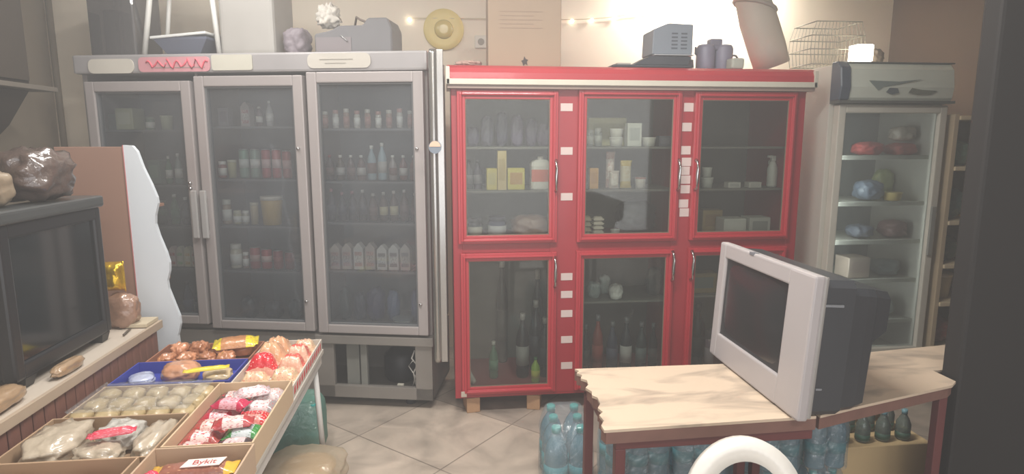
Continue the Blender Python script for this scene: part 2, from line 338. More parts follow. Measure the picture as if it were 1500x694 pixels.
# open lower machine bay
bs = MB()
bs.box((1.355, -.02, .40), (L + .012, .10, .455), .006).box((1.36, 0, .40), (1.462, .03, .06), .003).box((1.96, 0, .40), (L, .03, .06), .003).box((1.36, 0, .06), (L, .03, .135), .003)
bs.box((0, .0, .06), (1.36, .03, .455), .003).box((0, D - .03, .06), (L, D, .44)).box((L - .02, .03, .06), (L, D, .44)).box((0, .03, .06), (.02, D, .44)).box((0, .03, .06), (L, D, .075))
bs.build('base_panel', mat((140, 134, 128), .5, .35, var=.18, scale=5), gf)
MB().box((1.52, .05, .09), (1.60, .2, .385), .004).box((1.615, .03, .08), (1.655, .06, .40), .003).build('bracket', mat((126, 126, 120), .6, .2, var=.3), gf)
MB().lathe([(.09, 0), (.11, .03), (.11, .16), (.07, .2), (.02, .215)], 20, Matrix.Translation((1.79, .3, .076))).build('compressor', mat((30, 32, 38), .5), gf)
MB().tube([(1.95, .04, .14), (1.94, .03, .22), (1.965, .025, .27), (1.93, .03, .31), (1.95, .03, .36)], .005).tube([(1.93, .05, .13), (1.95, .03, .2), (1.91, .03, .26), (1.94, .03, .3)], .004).build('cable', mat((175, 172, 165), .5), gf)
MB().box((1.83, .05, .09), (1.87, .07, .135), .004, M=None).build('tag', mat((190, 186, 172), .5), gf)
for x in (.1, .9, 1.9): MB().lathe([(.03, 0), (.03, .05), (.012, .06)], 12, Matrix.Translation((x, .1, .0))).build('foot', mat((60, 60, 62), .6), gf)
# chrome corner post between fridge and red cabinet
pt = bpy.data.objects.new('corner_post', None); C.objects.link(pt); pt.location = (-.035, 3.375, 0); pt.parent = gf; bpy.context.view_layer.update(); pt.matrix_parent_inverse = gf.matrix_world.inverted()
MB().lathe([(.017, .35), (.021, .37), (.021, 2.05), (.017, 2.07)], 16, Matrix.Translation((-.015, 0, 0))).box((.004, -.008, .35), (.04, .01, 2.07), .003).box((-.02, .005, .5), (-.01, .10, .53)).box((-.02, .005, 1.7), (-.01, .10, 1.73)).build('post', mat((175, 172, 168), .22, .85, var=.1), pt)
MB().lathe([(.034, 0), (.034, .004)], 24, Matrix.Translation((-.01, -.03, 1.56)) @ Matrix.Rotation(R(90), 4, 'X')).build('round_sticker', mat((120, 130, 142), .5), pt)
MB().prism([(-.01 + .03 * math.cos(R(a)), 1.563 + .03 * math.sin(R(a))) for a in range(0, 181, 20)], -.0365, -.0345, 1).build('sticker_half', mat((222, 186, 160), .5), pt)
# ---------------------------------------------------------------- goods in the grey fridge
def grow(door, z, dep, specs, group, near):
    where = ('grey door behind wavy stand', 'middle grey door', 'grey door beside red cabinet')[door]
    n = len(specs)
    for k, s in enumerate(specs):
        px, w_px, h_px, kind, cols, name, look, cat = s
        p = ghit(px, 300, dep); p.z = z + .0015; q = scl(p)
        lab = '%s, %s along %s, %s' % (look, ORD[k], near, where)
        goods(kind, p, w_px * q, h_px * q, cols, name, lab, cat, group, rz=-TH, d=min(.12, w_px * q))
PALE = (176, 168, 160); GRN = (120, 140, 118); RED = (170, 60, 62); DK = (58, 54, 60); BLU = (70, 84, 130)
grow(2, 1.664, .16, [(482 + i * 15.3, 9, 24 + (i * 7) % 5, 'jar', [(150, 120, 104), (188, 182, 172)][i % 2:] + [(170, 120, 110)], 'small_jar', 'small jar with pale lid', 'jar') for i in range(9)], 'small jars on the top shelf', 'top shelf')
cb = [((86, 70, 70), (150, 60, 60)), ((90, 78, 66), W_), ((84, 62, 60), W_), ((96, 70, 68), W_), ((150, 170, 178), W_), ((156, 176, 184), W_), ((150, 140, 136), W_), ((110, 70, 70), W_), ((126, 82, 82), W_)]
grow(2, 1.361, .16, [(486 + i * 15.2, 12 if i not in (4, 5) else 13, 36 if i not in (4, 5) else (54 if i == 5 else 50), 'bottle', (cb[i][0], cb[i][1], (188, 182, 176) if i % 2 else (120, 90, 84)), 'drink_bottle', 'frosty pale blue bottle' if i in (4, 5) else 'short brown sauce bottle', 'bottle') for i in range(9)], 'bottles on the second shelf', 'second shelf')
grow(2, 1.119, .16, [(486 + i * 15.2, 12, 46 - (i * 5) % 7, 'bottle', ((60, 58, 66) if i < 4 else (96, 80, 76), (170, 110, 120) if i < 3 else (196, 190, 184), (66, 66, 78) if i < 4 else (198, 186, 150) if i in (5, 6) else (120, 96, 92)), 'drink_bottle', 'dark bottle with pink cap' if i < 3 else 'dark bottle with pale cap', 'bottle') for i in range(9)], 'bottles on the third shelf', 'third shelf')
grow(2, .829, .13, [(490 + i * 17.2, 14.5, 37 + (i * 5) % 4, 'gable', ((196, 192, 188) if i in (2, 4, 5, 7) else (176, 164, 158), (186, 150, 140) if i < 4 else (120, 116, 118), (80, 80, 86)), 'milk_carton', 'white drink carton with printed front', 'carton') for i in range(7)], 'cartons on the fourth shelf', 'fourth shelf')
grow(2, .482, .22, [(500, 18, 50, 'bag', ((58, 74, 70),), 'dark_green_bag', 'dark green plastic bag', 'bag'), (523, 20, 44, 'bag', ((56, 64, 80),), 'dark_blue_bag', 'dark blue plastic bag', 'bag'),
    (546, 28, 52, 'bag', ((60, 58, 92),), 'violet_bag', 'violet-blue plastic bag', 'bag'), (572, 20, 48, 'bag', ((96, 110, 140),), 'pale_blue_bag', 'pale blue milk bag', 'bag'),
    (606, 16, 50, 'bag', ((76, 84, 130),), 'blue_bag', 'blue milk bag', 'bag')], 'bags on the fridge floor', 'bottom shelf')
p = ghit(590, 470, .105); p.z = .483; goods('tub', p, .125, .055, ((206, 204, 198), (120, 124, 124)), 'white_tub', 'white shallow tub with printed lid in front of the blue milk bags', 'tub', rz=-TH)
grow(1, 1.677, .16, [(340, 15, 26, 'box', ((120, 116, 122), (104, 96, 104)), 'drink_carton', 'short grey carton', 'carton'), (371, 13, 34, 'gable', ((172, 160, 158), (170, 120, 120)), 'drink_carton', 'pinkish milk carton', 'carton'), (388, 9, 28, 'bottle', ((110, 92, 96), W_), 'drink_bottle', 'thin dull bottle', 'bottle'), (403, 10, 36, 'bottle', ((178, 176, 176), W_), 'drink_bottle', 'white drink bottle', 'bottle')], 'top shelf goods', 'top shelf')
grow(1, 1.369, .16, [(330, 12, 24, 'jar', ((150, 96, 92), W_), 'small_jar', 'red-brown jar', 'jar'), (344, 13, 26, 'tub', ((190, 184, 140), (206, 202, 180)), 'yogurt_tub', 'pale yellow tub', 'tub'), (362, 14, 42, 'can', ((128, 160, 142), (200, 204, 198)), 'drink_can', 'pale green can stack', 'can'), (378, 14, 42, 'can', ((138, 160, 146), (206, 206, 200)), 'drink_can', 'mint and white can', 'can'),
    (394, 13, 42, 'can', ((176, 66, 70), (206, 170, 168)), 'drink_can', 'red can with pink band', 'can'), (409, 13, 42, 'can', ((182, 70, 72), (210, 180, 176)), 'drink_can', 'red and white can', 'can'), (424, 13, 40, 'can', ((164, 74, 74), (196, 150, 146)), 'drink_can', 'dull red can', 'can')], 'cans on the second shelf', 'second shelf')
grow(1, 1.089, .14, [(332, 13, 36, 'jar', ((160, 136, 112), (206, 200, 188)), 'preserve_jar', 'tan preserve jar', 'jar'), (347, 12, 20, 'jar', ((186, 178, 140), (200, 196, 170)), 'small_jar', 'cream-coloured small jar', 'jar'), (359, 10, 20, 'jar', ((176, 168, 150), W_), 'small_jar', 'greyish small jar', 'jar'), (372, 12, 32, 'tub', ((196, 178, 140), (206, 196, 170)), 'yogurt_tub', 'cream tall tub', 'tub'),
    (398, 32, 42, 'tub', ((206, 168, 84), (216, 206, 190)), 'yellow_bucket', 'large yellow bucket with white lid', 'bucket')], 'jars on the third shelf', 'third shelf')
grow(1, .815, .14, [(341, 17, 36, 'jar', ((190, 184, 164), (206, 200, 188)), 'preserve_jar', 'white preserve jar', 'jar'), (355, 9, 24, 'jar', ((150, 120, 110), W_), 'small_jar', 'brown narrow jar', 'jar'), (369, 15, 32, 'can', ((164, 54, 56), (190, 150, 140)), 'food_can', 'dark red food can', 'can'), (386, 15, 30, 'can', ((170, 58, 60), (206, 176, 168)), 'food_can', 'red food can with pale band', 'can'), (403, 14, 28, 'can', ((140, 48, 52), (150, 66, 62)), 'food_can', 'maroon food can', 'can'), (420, 14, 26, 'can', ((120, 50, 52), (140, 70, 66)), 'food_can', 'brownish red food can', 'can')], 'cans on the fourth shelf', 'fourth shelf')
grow(1, .482, .2, [(356, 24, 34, 'bag', ((66, 74, 80),), 'grey_bag', 'slate grey bag', 'bag'), (392, 26, 28, 'bag', ((56, 62, 68),), 'grey_bag', 'charcoal bag', 'bag'), (424, 20, 30, 'bag', ((70, 84, 90),), 'grey_bag', 'blue-grey bag', 'bag')], 'bags under the cans', 'bottom shelf')
grow(0, 1.658, .16, [(181, 12, 22, 'box', ((96, 112, 110), (90, 100, 98)), 'drink_carton', 'dull teal carton', 'carton'), (203, 26, 30, 'box', ((190, 188, 150), (206, 204, 176)), 'cream_carton', 'wide cream-yellow carton', 'carton'), (231, 12, 18, 'jar', ((90, 124, 100), (120, 140, 120)), 'small_jar', 'small green jar', 'jar'), (255, 17, 20, 'tub', ((184, 188, 150), (200, 202, 170)), 'cream_tub', 'round pale yellow tub', 'tub')], 'goods on the first top shelf', 'top shelf')
grow(0, 1.331, .16, [(215, 22, 22, 'box', ((62, 66, 70), (120, 124, 120)), 'dark_carton', 'charcoal carton', 'carton'), (236, 18, 34, 'box', ((110, 130, 120), (126, 150, 132)), 'drink_carton', 'sage green carton', 'carton'), (252, 9, 40, 'bottle', ((70, 120, 80), W_), 'drink_bottle', 'green glass bottle', 'bottle'), (266, 10, 44, 'bottle', ((130, 146, 140), W_), 'drink_bottle', 'greyish bottle with pale label', 'bottle')], 'goods on the second shelf by the stand', 'second shelf')
grow(0, 1.08, .16, [(236, 16, 34, 'can', ((60, 70, 66), (70, 96, 76)), 'drink_can', 'dark can', 'can'), (256, 12, 44, 'bottle', ((50, 110, 70), W_, (60, 120, 80)), 'drink_bottle', 'bottle green bottle', 'bottle'), (272, 12, 40, 'bottle', ((50, 60, 70), W_, (90, 96, 100)), 'drink_bottle', 'dark blue bottle', 'bottle')], 'drinks behind the stand', 'third shelf')
grow(0, .821, .13, [(249, 10, 30, 'gable', ((206, 182, 180), (190, 90, 90)), 'juice_carton', 'pinkish juice carton', 'carton'), (260, 10, 30, 'gable', ((200, 196, 176), (130, 170, 110)), 'juice_carton', 'green and white juice carton', 'carton'), (271, 10, 30, 'gable', ((206, 196, 160), (200, 160, 70)), 'juice_carton', 'yellow and white juice carton', 'carton'), (282, 10, 30, 'gable', ((200, 186, 170), (190, 120, 90)), 'juice_carton', 'orange and white juice carton', 'carton')], 'juice cartons by the stand', 'fourth shelf')
grow(0, .482, .16, [(264, 14, 56, 'bottle', ((54, 70, 96), (60, 60, 70), (60, 84, 120)), 'water_bottle', 'large dark blue bottle', 'bottle'), (281, 14, 52, 'bottle', ((70, 90, 104), (90, 100, 110), (90, 110, 124)), 'water_bottle', 'large grey-blue bottle', 'bottle'), (297, 14, 54, 'bottle', ((50, 66, 88), (70, 80, 90), (66, 90, 124)), 'water_bottle', 'large navy bottle', 'bottle')], 'large bottles at the fridge floor', 'bottom shelf')
# ---------------------------------------------------------------- red cabinet
RP = mat((178, 40, 52), .38, var=.1, scale=2.5, coat=.3, name='red_gloss_paint'); RP2 = mat((160, 34, 46), .42, var=.12, scale=3, coat=.2, name='red_frame_paint')
YF = 3.437
rc = thing('display_cabinet', 'tall red six-door glass cabinet standing on wooden blocks', 'cabinet', (0, YF, 0))
X0, X1, DC = .045, 2.095, .56
w = MB().box((X0, .0, .095), (.10, DC, 1.90), .004).box((2.03, 0, .095), (X1, DC, 1.90), .004).box((.60, .0, .11), (.77, .03, 1.88), .003).box((1.32, 0, .11), (1.44, .03, 1.88), .003)
w.box((X0 + .054, .0035, .096), (2.031, DC - .021, .14)).box((X0 + .054, DC - .02, .1), (2.031, DC - .001, 1.9)).box((X0 + .054, .0035, .965), (2.031, DC - .021, 1.02)).box((X0 + .001, -.0035, 1.865), (X1 - .001, DC - .002, 1.899))
w.box((.67, .03, .14), (.69, DC, 1.87)).box((1.37, .03, .14), (1.39, DC, 1.87)); w.build('carcass', RP2, rc)
MB().box((.101, DC - .03, .141), (2.029, DC - .021, 1.86)).build('back_lining', mat((104, 104, 100), .7, var=.2), rc)
# rounded canopy + white strip
MB().prism([(-.055, 1.90), (-.055, 1.93), (-.05, 1.962), (-.03, 1.986), (0, 1.996), (DC, 1.996), (DC, 1.90)], 0, 1, 0).bm.free()
cp = MB().prism([(-.06, 1.925), (-.058, 1.955), (-.045, 1.98), (-.02, 1.994), (0, 1.998), (DC, 1.998), (DC, 1.90), (-.055, 1.90)], X0 - .02, X1 + .02, 0).build('canopy', RP, rc)
MB().box((X0 - .025, -.066, 1.892), (X1 + .025, -.05, 1.922), .003).box((X0 - .027, -.066, 1.892), (X0 - .005, -.045, 1.985), .003).box((X1 + .005, -.066, 1.892), (X1 + .027, -.045, 1.985), .003).build('white_strip', mat((206, 200, 184), .45), cp)
MB().box((X0 - .02, -.05, 1.872), (X1 + .02, .0, 1.895), .002).build('under_strip', mat((150, 130, 120), .5), cp)
def reddoor(x0, x1, z0, z1, hx, hz):
    d = MB().frame(x0, x1, z0, z1, .03, -.028, .0, .004).frame(x0 + .014, x1 - .014, z0 + .014, z1 - .014, .012, -.04, -.02, .004).frame(x0 + .03, x1 - .03, z0 + .03, z1 - .03, .016, -.022, -.004, .003).build('door', RP, rc)
    MB().frame(x0 + .044, x1 - .044, z0 + .044, z1 - .044, .006, -.018, -.008, .001).build('gasket', mat((120, 100, 82), .6), d)
    MB().box((x0 + .04, -.016, z0 + .04), (x1 - .04, -.010, z1 - .04)).build('pane', glass(fog=.11, tint=(244, 246, 242), fogc=(150, 148, 142), gloss=.045), d)
    pts = [(hx, -.036, hz - .085), (hx, -.058, hz - .075), (hx, -.066, hz - .04), (hx, -.062, hz), (hx, -.066, hz + .04), (hx, -.058, hz + .075), (hx, -.036, hz + .085)]
    MB().tube(pts, [.010, .006, .007, .009, .007, .006, .010], 10).build('handle', mat((206, 206, 204), .18, 1), d)
    return d
reddoor(.075, .635, 1.02, 1.865, .622, 1.40); reddoor(.75, 1.342, 1.018, 1.872, 1.33, 1.40); reddoor(1.42, 2.03, 1.018, 1.868, 1.435, 1.40)
reddoor(.085, .635, .125, .965, .622, .85); reddoor(.75, 1.332, .125, .968, 1.318, .87); reddoor(1.42, 2.03, .125, .972, 1.435, .87)
w = MB()
WL = mat((214, 196, 190), .6, name='price_paper')
for px, ys in ((830, (157, 221, 288, 405, 431, 459, 497, 535)), (1002, (157, 186, 220, 237, 250, 263, 277, 298, 311))):
    for y in ys:
        a = aty(px, y, YF)
        if px > 900: a.x = 1.385 + (.006 if y % 2 else 0)
        MB().box((a.x - .034, -.0025, a.z - .021), (a.x + .034, -.0003, a.z + .021)).build('price_label', WL, rc) if px < 900 else MB().box((a.x - .028, -.0025, a.z - .024), (a.x + .028, -.0003, a.z + .024)).build('price_label', WL, rc)
MB().box((.078, -.036, .118), (.11, -.0285, .15), .001).build('corner_plate', mat((190, 176, 160), .5), rc)
SHR = (1.559, 1.312); ZB, ZM = .142, 1.022
for x0, x1 in ((.105, .668), (.692, 1.368), (1.392, 2.025)):
    for z in SHR: MB().box((x0, .06, z - .012), (x1, DC - .035, z), .001).build('shelf', mat((120, 118, 112), .5), rc)
for x0, x1, z in ((.692, 1.368, .62), (1.392, 2.025, .64)): MB().box((x0, .14, z - .012), (x1, DC - .035, z), .001).build('shelf', mat((130, 132, 126), .5), rc)
for px, nm in ((692, 'a'), (785, 'b')):
    a = atz(px, 603, 0)
    o = tag(MB().box((-.04, -.05, 0), (.04, .09, .092), .006).build('wood_block', mat((176, 138, 104), .7, bump=.3, var=.2)), 'wooden block under the %s of the red cabinet' % ('corner nearest the chrome post' if nm == 'a' else 'lower door edge nearest the water bottles'), 'block', 'wooden blocks under the red cabinet'); o.location = (a.x, YF + .055, 0); o.rotation_euler[2] = R(8 if nm == 'a' else -14)
for x in (1.45, 2.0):
    o = tag(MB().box((-.04, -.05, 0), (.04, .09, .092), .006).build('wood_block', mat((176, 138, 104), .7, bump=.3, var=.2)), 'wooden block hidden behind the table under the %s of red cabinet' % ('centre' if x < 1.6 else 'far end'), 'block', 'wooden blocks under the red cabinet'); o.location = (x, YF + .05, 0)
def rgoods(px, z, y, wpx, hpx, kind, cols, name, label, cat, d=None, rz=0, group=None):
    p = aty(px, 300, y); p.z = z + .0015; q = scl(p); return goods(kind, p, wpx * q, hpx * q, cols, name, label, cat, group, d=d, rz=rz)
# upper bay by the grey fridge
for i, (px, hh) in enumerate(((694, 30), (714, 44), (735, 50), (757, 46), (778, 40), (795, 34))):
    rgoods(px, SHR[0], 3.68, 19, hh, 'bag', (((70, 62, 92), (88, 84, 104), (62, 58, 84), (92, 80, 110), (66, 54, 84), (84, 66, 96))[i],), 'snack_bag', '%s bag, %s along top shelf of red cabinet bay beside grey fridge' % (('violet', 'grey violet', 'navy', 'lilac', 'deep purple', 'plum')[i], ORD[i]), 'bag', group='violet bags in the red cabinet')
for px, c, nm in ((687, (96, 96, 104), 'slate'), (700, (72, 66, 84), 'purple-black')):
    rgoods(px, SHR[1], 3.62, 12, 42, 'bottle', (c, (60, 60, 64), (120, 116, 122)), 'cleaner_bottle', nm + ' bottle beside the yellow boxes in red cabinet', 'bottle')
rgoods(720, SHR[1], 3.57, 15, 31, 'box', ((206, 190, 96), (196, 184, 120)), 'yellow_box', 'small yellow box at the end of the yellow boxes', 'box', d=.08)
rgoods(735, SHR[1], 3.535, 13, 57, 'box', ((206, 184, 130), (184, 160, 100)), 'tall_box', 'tall narrow tan box standing among the yellow boxes', 'box', d=.05)
rgoods(755, SHR[1], 3.57, 25, 31, 'box', ((214, 200, 90), (196, 150, 70)), 'yellow_box', 'wide yellow box beside the white canister', 'box', d=.08)
p = aty(791, 300, 3.58); p.z = SHR[1] + .0015
cn = thing('canister', 'white plastic canister with orange label on red cabinet shelf', 'canister', p)
MB().loft([[(sx * .058 * k, sy * .045 * k, z) for sx, sy in ((-1, -.8), (-.8, -1), (.8, -1), (1, -.8), (1, .8), (.8, 1), (-.8, 1), (-1, .8))] for z, k in ((0, .94), (.008, 1), (.055, 1), (.06, .97), (.13, .97), (.135, 1), (.155, .95), (.17, .6), (.172, .4))]).build('body', mat((224, 222, 216), .4), cn)
MB().box((-.0575, -.0462, .045), (.0575, -.0445, .115)).build('paper_label', mat((222, 104, 78), .5), cn)
MB().lathe([(.018, .17), (.018, .19)], 14).build('cap', mat((230, 228, 224), .4), cn)
rgoods(695, ZM, 3.60, 23, 30, 'jar', ((44, 44, 50), (70, 68, 74), (206, 202, 190)), 'black_jar', 'dark jar with white label and grey lid on cabinet bottom shelf', 'jar')
rgoods(728, ZM, 3.60, 27, 32, 'jar', ((70, 76, 110), (52, 50, 76), (206, 208, 214)), 'navy_jar', 'navy jar with white label beside the brown parcel', 'jar')
rgoods(776, ZM, 3.62, 56, 34, 'bag', ((156, 124, 110),), 'brown_parcel', 'wide brown paper-wrapped parcel beside the navy jar', 'parcel', d=.2)
# middle upper bay
rgoods(884, SHR[0] + .0, 3.78, 56, 40, 'box', ((196, 192, 140), (176, 172, 120)), 'long_box', 'long yellowish box behind the white tubs on the top shelf', 'box', d=.1)
for k, (px, hh) in enumerate(((862, 24), (874, 26))): rgoods(px, SHR[0], 3.60, 11, hh, 'jar', ((130, 134, 130), (150, 150, 144), (170, 172, 166)), 'glass_jar', 'greyish glass jar, %s, beside the white cheese tubs' % ('outermost' if k == 0 else 'innermost'), 'jar')
rgoods(900, SHR[0], 3.56, 20, 13, 'tub', ((220, 220, 214), (226, 226, 222)), 'cheese_tub', 'white tub under another at the front of the top shelf', 'tub')
p = aty(900, 300, 3.56); p.z = SHR[0] + .0015 + 13 * scl(p) + .001; goods('tub', p, 20 * scl(p), 12 * scl(p), ((224, 222, 214), (228, 228, 222)), 'cheese_tub', 'white tub stacked on its twin on top shelf', 'tub')
rgoods(924, SHR[0], 3.57, 21, 33, 'box', ((212, 214, 208), (186, 190, 188)), 'white_box', 'upright white box between the white tubs', 'box', d=.07)
rgoods(947, SHR[0], 3.57, 21, 13, 'tub', ((216, 216, 208), (226, 226, 220)), 'cheese_tub', 'low white tub beside the upright white box', 'tub')
rgoods(968, SHR[0], 3.60, 18, 15, 'box', ((92, 92, 104), (110, 110, 120)), 'dark_box', 'low dark box at the end of the top shelf', 'box', d=.07)
rgoods(868, SHR[1], 3.57, 13, 30, 'box', ((214, 160, 84), (196, 140, 70)), 'orange_box', 'narrow orange box standing on the second shelf', 'box', d=.05)
rgoods(893, SHR[1], 3.60, 13, 52, 'pouch', ((206, 176, 170), (226, 214, 208), (190, 120, 110)), 'sachet', 'tall pinkish sachet leaning behind the cup', 'sachet')
rgoods(899, SHR[1], 3.54, 15, 26, 'pouch', ((216, 208, 200), (230, 224, 216), (176, 100, 90)), 'sachet', 'short white sachet with red print', 'sachet')
rgoods(916, SHR[1], 3.57, 17, 40, 'pouch', ((214, 190, 110), (214, 206, 180), (200, 160, 90)), 'sachet', 'yellow sachet beside the white cup', 'sachet')
rgoods(937, SHR[1], 3.56, 16, 16, 'tub', ((222, 216, 210), (186, 130, 120)), 'paper_cup', 'white cup with reddish lid on the second shelf', 'cup')
for k in range(5):
    p = aty(876, 300, 3.56); q = scl(p); p.z = ZM + .0015 + k * 6.4 * q; o = tag(pillow(17 * q, .06, 6.0 * q, k).build('napkin_pack', mat((216, 208, 196), .45, coat=.4, bump=.4)), 'small white pack, %s in the stack at the bottom shelf corner' % ('lowest', 'second up', 'third up', 'fourth up', 'topmost')[k], 'pack', 'stacked white packs'); o.location = p
    if k < 4:
        p2 = aty(860, 300, 3.60); p2.z = ZM + .0015 + k * 8 * q; o = tag(pillow(12 * q, .06, 7.4 * q, k + 9).build('napkin_pack', mat((196, 184, 160), .45, coat=.4, bump=.4)), 'small cream pack, %s in the stack nearest the door hinge' % ('lowest', 'second up', 'third up', 'topmost')[k], 'pack', 'stacked cream packs'); o.location = p2
rgoods(902, ZM, 3.54, 14, 12, 'tub', ((214, 216, 214), (226, 226, 224)), 'paper_cup', 'lone white cup on the bottom shelf beside the white packs', 'cup')
rgoods(930, ZM, 3.80, 60, 46, 'bag', ((40, 40, 44),), 'dark_reflection', 'big black lump for the reflected silhouette in middle bay', 'sack', d=.2)  # added lump, shaped to stand in for a dark reflected silhouette
# upper bay by the white fridge
for k, (w_, h_) in enumerate(((18, 15), (15, 14))):
    p = aty(1034 - k, 300, 3.57); q = scl(p); p.z = SHR[1] + .0015 + k * 15.6 * q; goods('tub', p, w_ * q, h_ * q, ((206, 208, 202), (214, 214, 208)), 'white_pot', ('lower' if k == 0 else 'upper') + ' white pot of the pair behind the third upper door', 'pot')
rgoods(1071, SHR[1], 3.56, 19, 8, 'box', ((206, 204, 198), (180, 178, 176)), 'small_box', 'flat white box nearest the pair of white pots', 'box', d=.06)
rgoods(1101, SHR[1], 3.56, 19, 8, 'box', ((204, 202, 196), (184, 182, 178)), 'small_box', 'flat white box nearest the spray bottle', 'box', d=.06)
p = aty(1128, 300, 3.58); p.z = SHR[1] + .0015
sb = thing('spray_bottle', 'white pump spray bottle on the red cabinet shelf', 'bottle', p)
MB().lathe([(.026, 0), (.03, .01), (.03, .11), (.02, .145), (.012, .16)], 16).build('body', mat((206, 208, 204), .35), sb)
MB().box((-.014, -.012, .158), (.014, .012, .19), .004).box((-.035, -.006, .178), (.0, .006, .192), .002).tube([(-.012, 0, .17), (-.024, 0, .16), (-.026, 0, .14)], .003).build('pump_head', mat((214, 214, 210), .35), sb)
rgoods(1040, ZM, 3.74, 30, 32, 'box', ((176, 150, 96), (160, 130, 84)), 'tan_box', 'tan carton behind the white boxed appliance', 'box', d=.1)
rgoods(1072, ZM, 3.58, 34, 25, 'box', ((210, 212, 206), (216, 218, 212)), 'white_box', 'blank white box on the shelf behind the silver television', 'box', d=.12)
rgoods(1108, ZM, 3.58, 32, 26, 'box', ((196, 198, 192), (146, 150, 146)), 'white_box', 'white box with a grey window panel beside blank box', 'box', d=.12)
# lower bays
rgoods(722, ZB, 3.62, 14, 58, 'bottle', ((44, 110, 78), (200, 204, 200), (60, 130, 96)), 'green_bottle', 'green bottle standing alone in the lower cabinet', 'bottle')
for k, (px, y, hh, c) in enumerate(((766, 3.62, 100, (34, 36, 42)), (786, 3.74, 108, (38, 42, 54)), (800, 3.62, 92, (36, 38, 46)))):
    rgoods(px, ZB, y, 20, hh, 'bottle', (c, (160, 160, 158), ((150, 152, 152), (52, 58, 70), (46, 50, 60))[k]), 'cola_bottle', ('large dark bottle with silver label', 'large dark bottle behind two others in lower cabinet', 'large dark bottle nearest the lower door handle')[k], 'bottle', group='large dark bottles')
rgoods(786, ZB, 3.52, 14, 40, 'bottle', ((150, 190, 60), (60, 120, 60), (196, 200, 80)), 'lime_bottle', 'small lime green bottle in front of the dark bottles', 'bottle')
p = aty(697, 540, 3.53); o = tag(MB().lathe([(.016, 0), (.018, .01), (.018, .075), (.006, .085)], 14, Matrix.Rotation(R(-28), 4, 'Y')).build('white_tube', mat((206, 204, 198), .4)), 'white tube leaning at the bottom of the lower cabinet', 'tube'); o.location = (p.x - .012, 3.53, ZB + .012)
for px, py, cols in ((739, 384, 1), (794, 404, 2)):
    p = aty(px, py, 3.72); q = scl(p)
    o = goods('bottle', Vector((p.x, 3.90, ZB + .0015)), 19 * q, p.z - ZB, ((60, 62, 64), (206, 204, 200), (70, 74, 74)), 'tall_bottle', 'very tall smoky bottle with white cap, %s in lower cabinet' % ('standing apart' if cols == 1 else 'above the dark ones'), 'bottle')
rgoods(758, ZB, 3.535, 70, 5, 'box', ((186, 182, 170), (170, 166, 158)), 'flat_tray', 'flat pale tray along the lower cabinet floor', 'tray', d=.06) if False else None
rgoods(873, .62, 3.66, 20, 26, 'bag', ((150, 164, 164),), 'egg_bag', 'greyish round bag on the lower middle shelf', 'bag')
rgoods(888, .62, 3.76, 18, 30, 'bag', ((170, 182, 182),), 'egg_bag', 'pale bag behind the white one on lower shelf', 'bag')
rgoods(905, .62, 3.62, 22, 24, 'bag', ((224, 228, 226),), 'white_bag', 'bright white round bag on the lower middle shelf', 'bag')
rgoods(962, .62, 3.7, 24, 44, 'bag', ((84, 90, 92),), 'grey_bag', 'dark grey bag beside the bright white bag', 'bag')
for k, (px, w_, hh, c, l, nm) in enumerate(((862, 13, 56, (40, 42, 46), (90, 84, 84), 'black'), (880, 17, 66, (150, 62, 44), (170, 70, 50), 'orange-red'), (902, 17, 58, (60, 70, 96), (84, 92, 120), 'blue'), (923, 18, 62, (40, 50, 60), (206, 208, 210), 'dark, white-labelled'), (946, 16, 56, (56, 72, 76), (110, 130, 134), 'teal'), (964, 13, 54, (52, 56, 60), (80, 84, 86), 'charcoal'))):
    rgoods(px, ZB, 3.62, w_, hh * 1.4, 'bottle', (c, (120, 124, 130), l), 'soda_bottle', '%s soda bottle in the lower middle bay' % nm, 'bottle', group='soda bottles in the lower middle bay')
rgoods(1032, .64, 3.68, 40, 30, 'box', ((150, 132, 90), (120, 128, 118)), 'tan_box', 'tan and green box on lower shelf beside the television', 'box', d=.1)
rgoods(1030, ZB, 3.66, 24, 100, 'bottle', ((40, 42, 44), (60, 60, 62), (56, 58, 60)), 'large_bottle', 'large black bottle in the third lower bay', 'bottle')
rgoods(1050, ZB, 3.54, 14, 70, 'jar', ((160, 140, 160), (90, 86, 96), (190, 176, 190)), 'mauve_jar', 'mauve jar beside the large black bottle', 'jar')
# ---------------------------------------------------------------- things on top of the grey fridge
ZG = 2.082
def gtop(px, dep=.3): p = ghit(px, 80, dep); p.z = ZG + .002; return p
p = gtop(188, .32); o = thing('storage_box', 'greyish clear plastic storage box on top of the fridge', 'box', p, -TH)
MB().box((-.15, -.13, 0), (.15, .13, .42), .02, 3).build('body', glass(tint=(150, 148, 150), fog=.55, fogc=(150, 146, 146), gloss=.1), o)
MB().box((-.165, -.145, .42), (.165, .145, .445), .01).build('lid', mat((150, 146, 144), .4), o)
MB().box((-.09, -.08, .01), (.0, .06, .3), .015).build('cloth_bundle', mat((124, 118, 116), .8), o)
MB().lathe([(.012, .03), (.012, .4)], 10, Matrix.Translation((.09, -.05, 0))).build('steel_rod', mat((230, 230, 228), .12, 1), o)
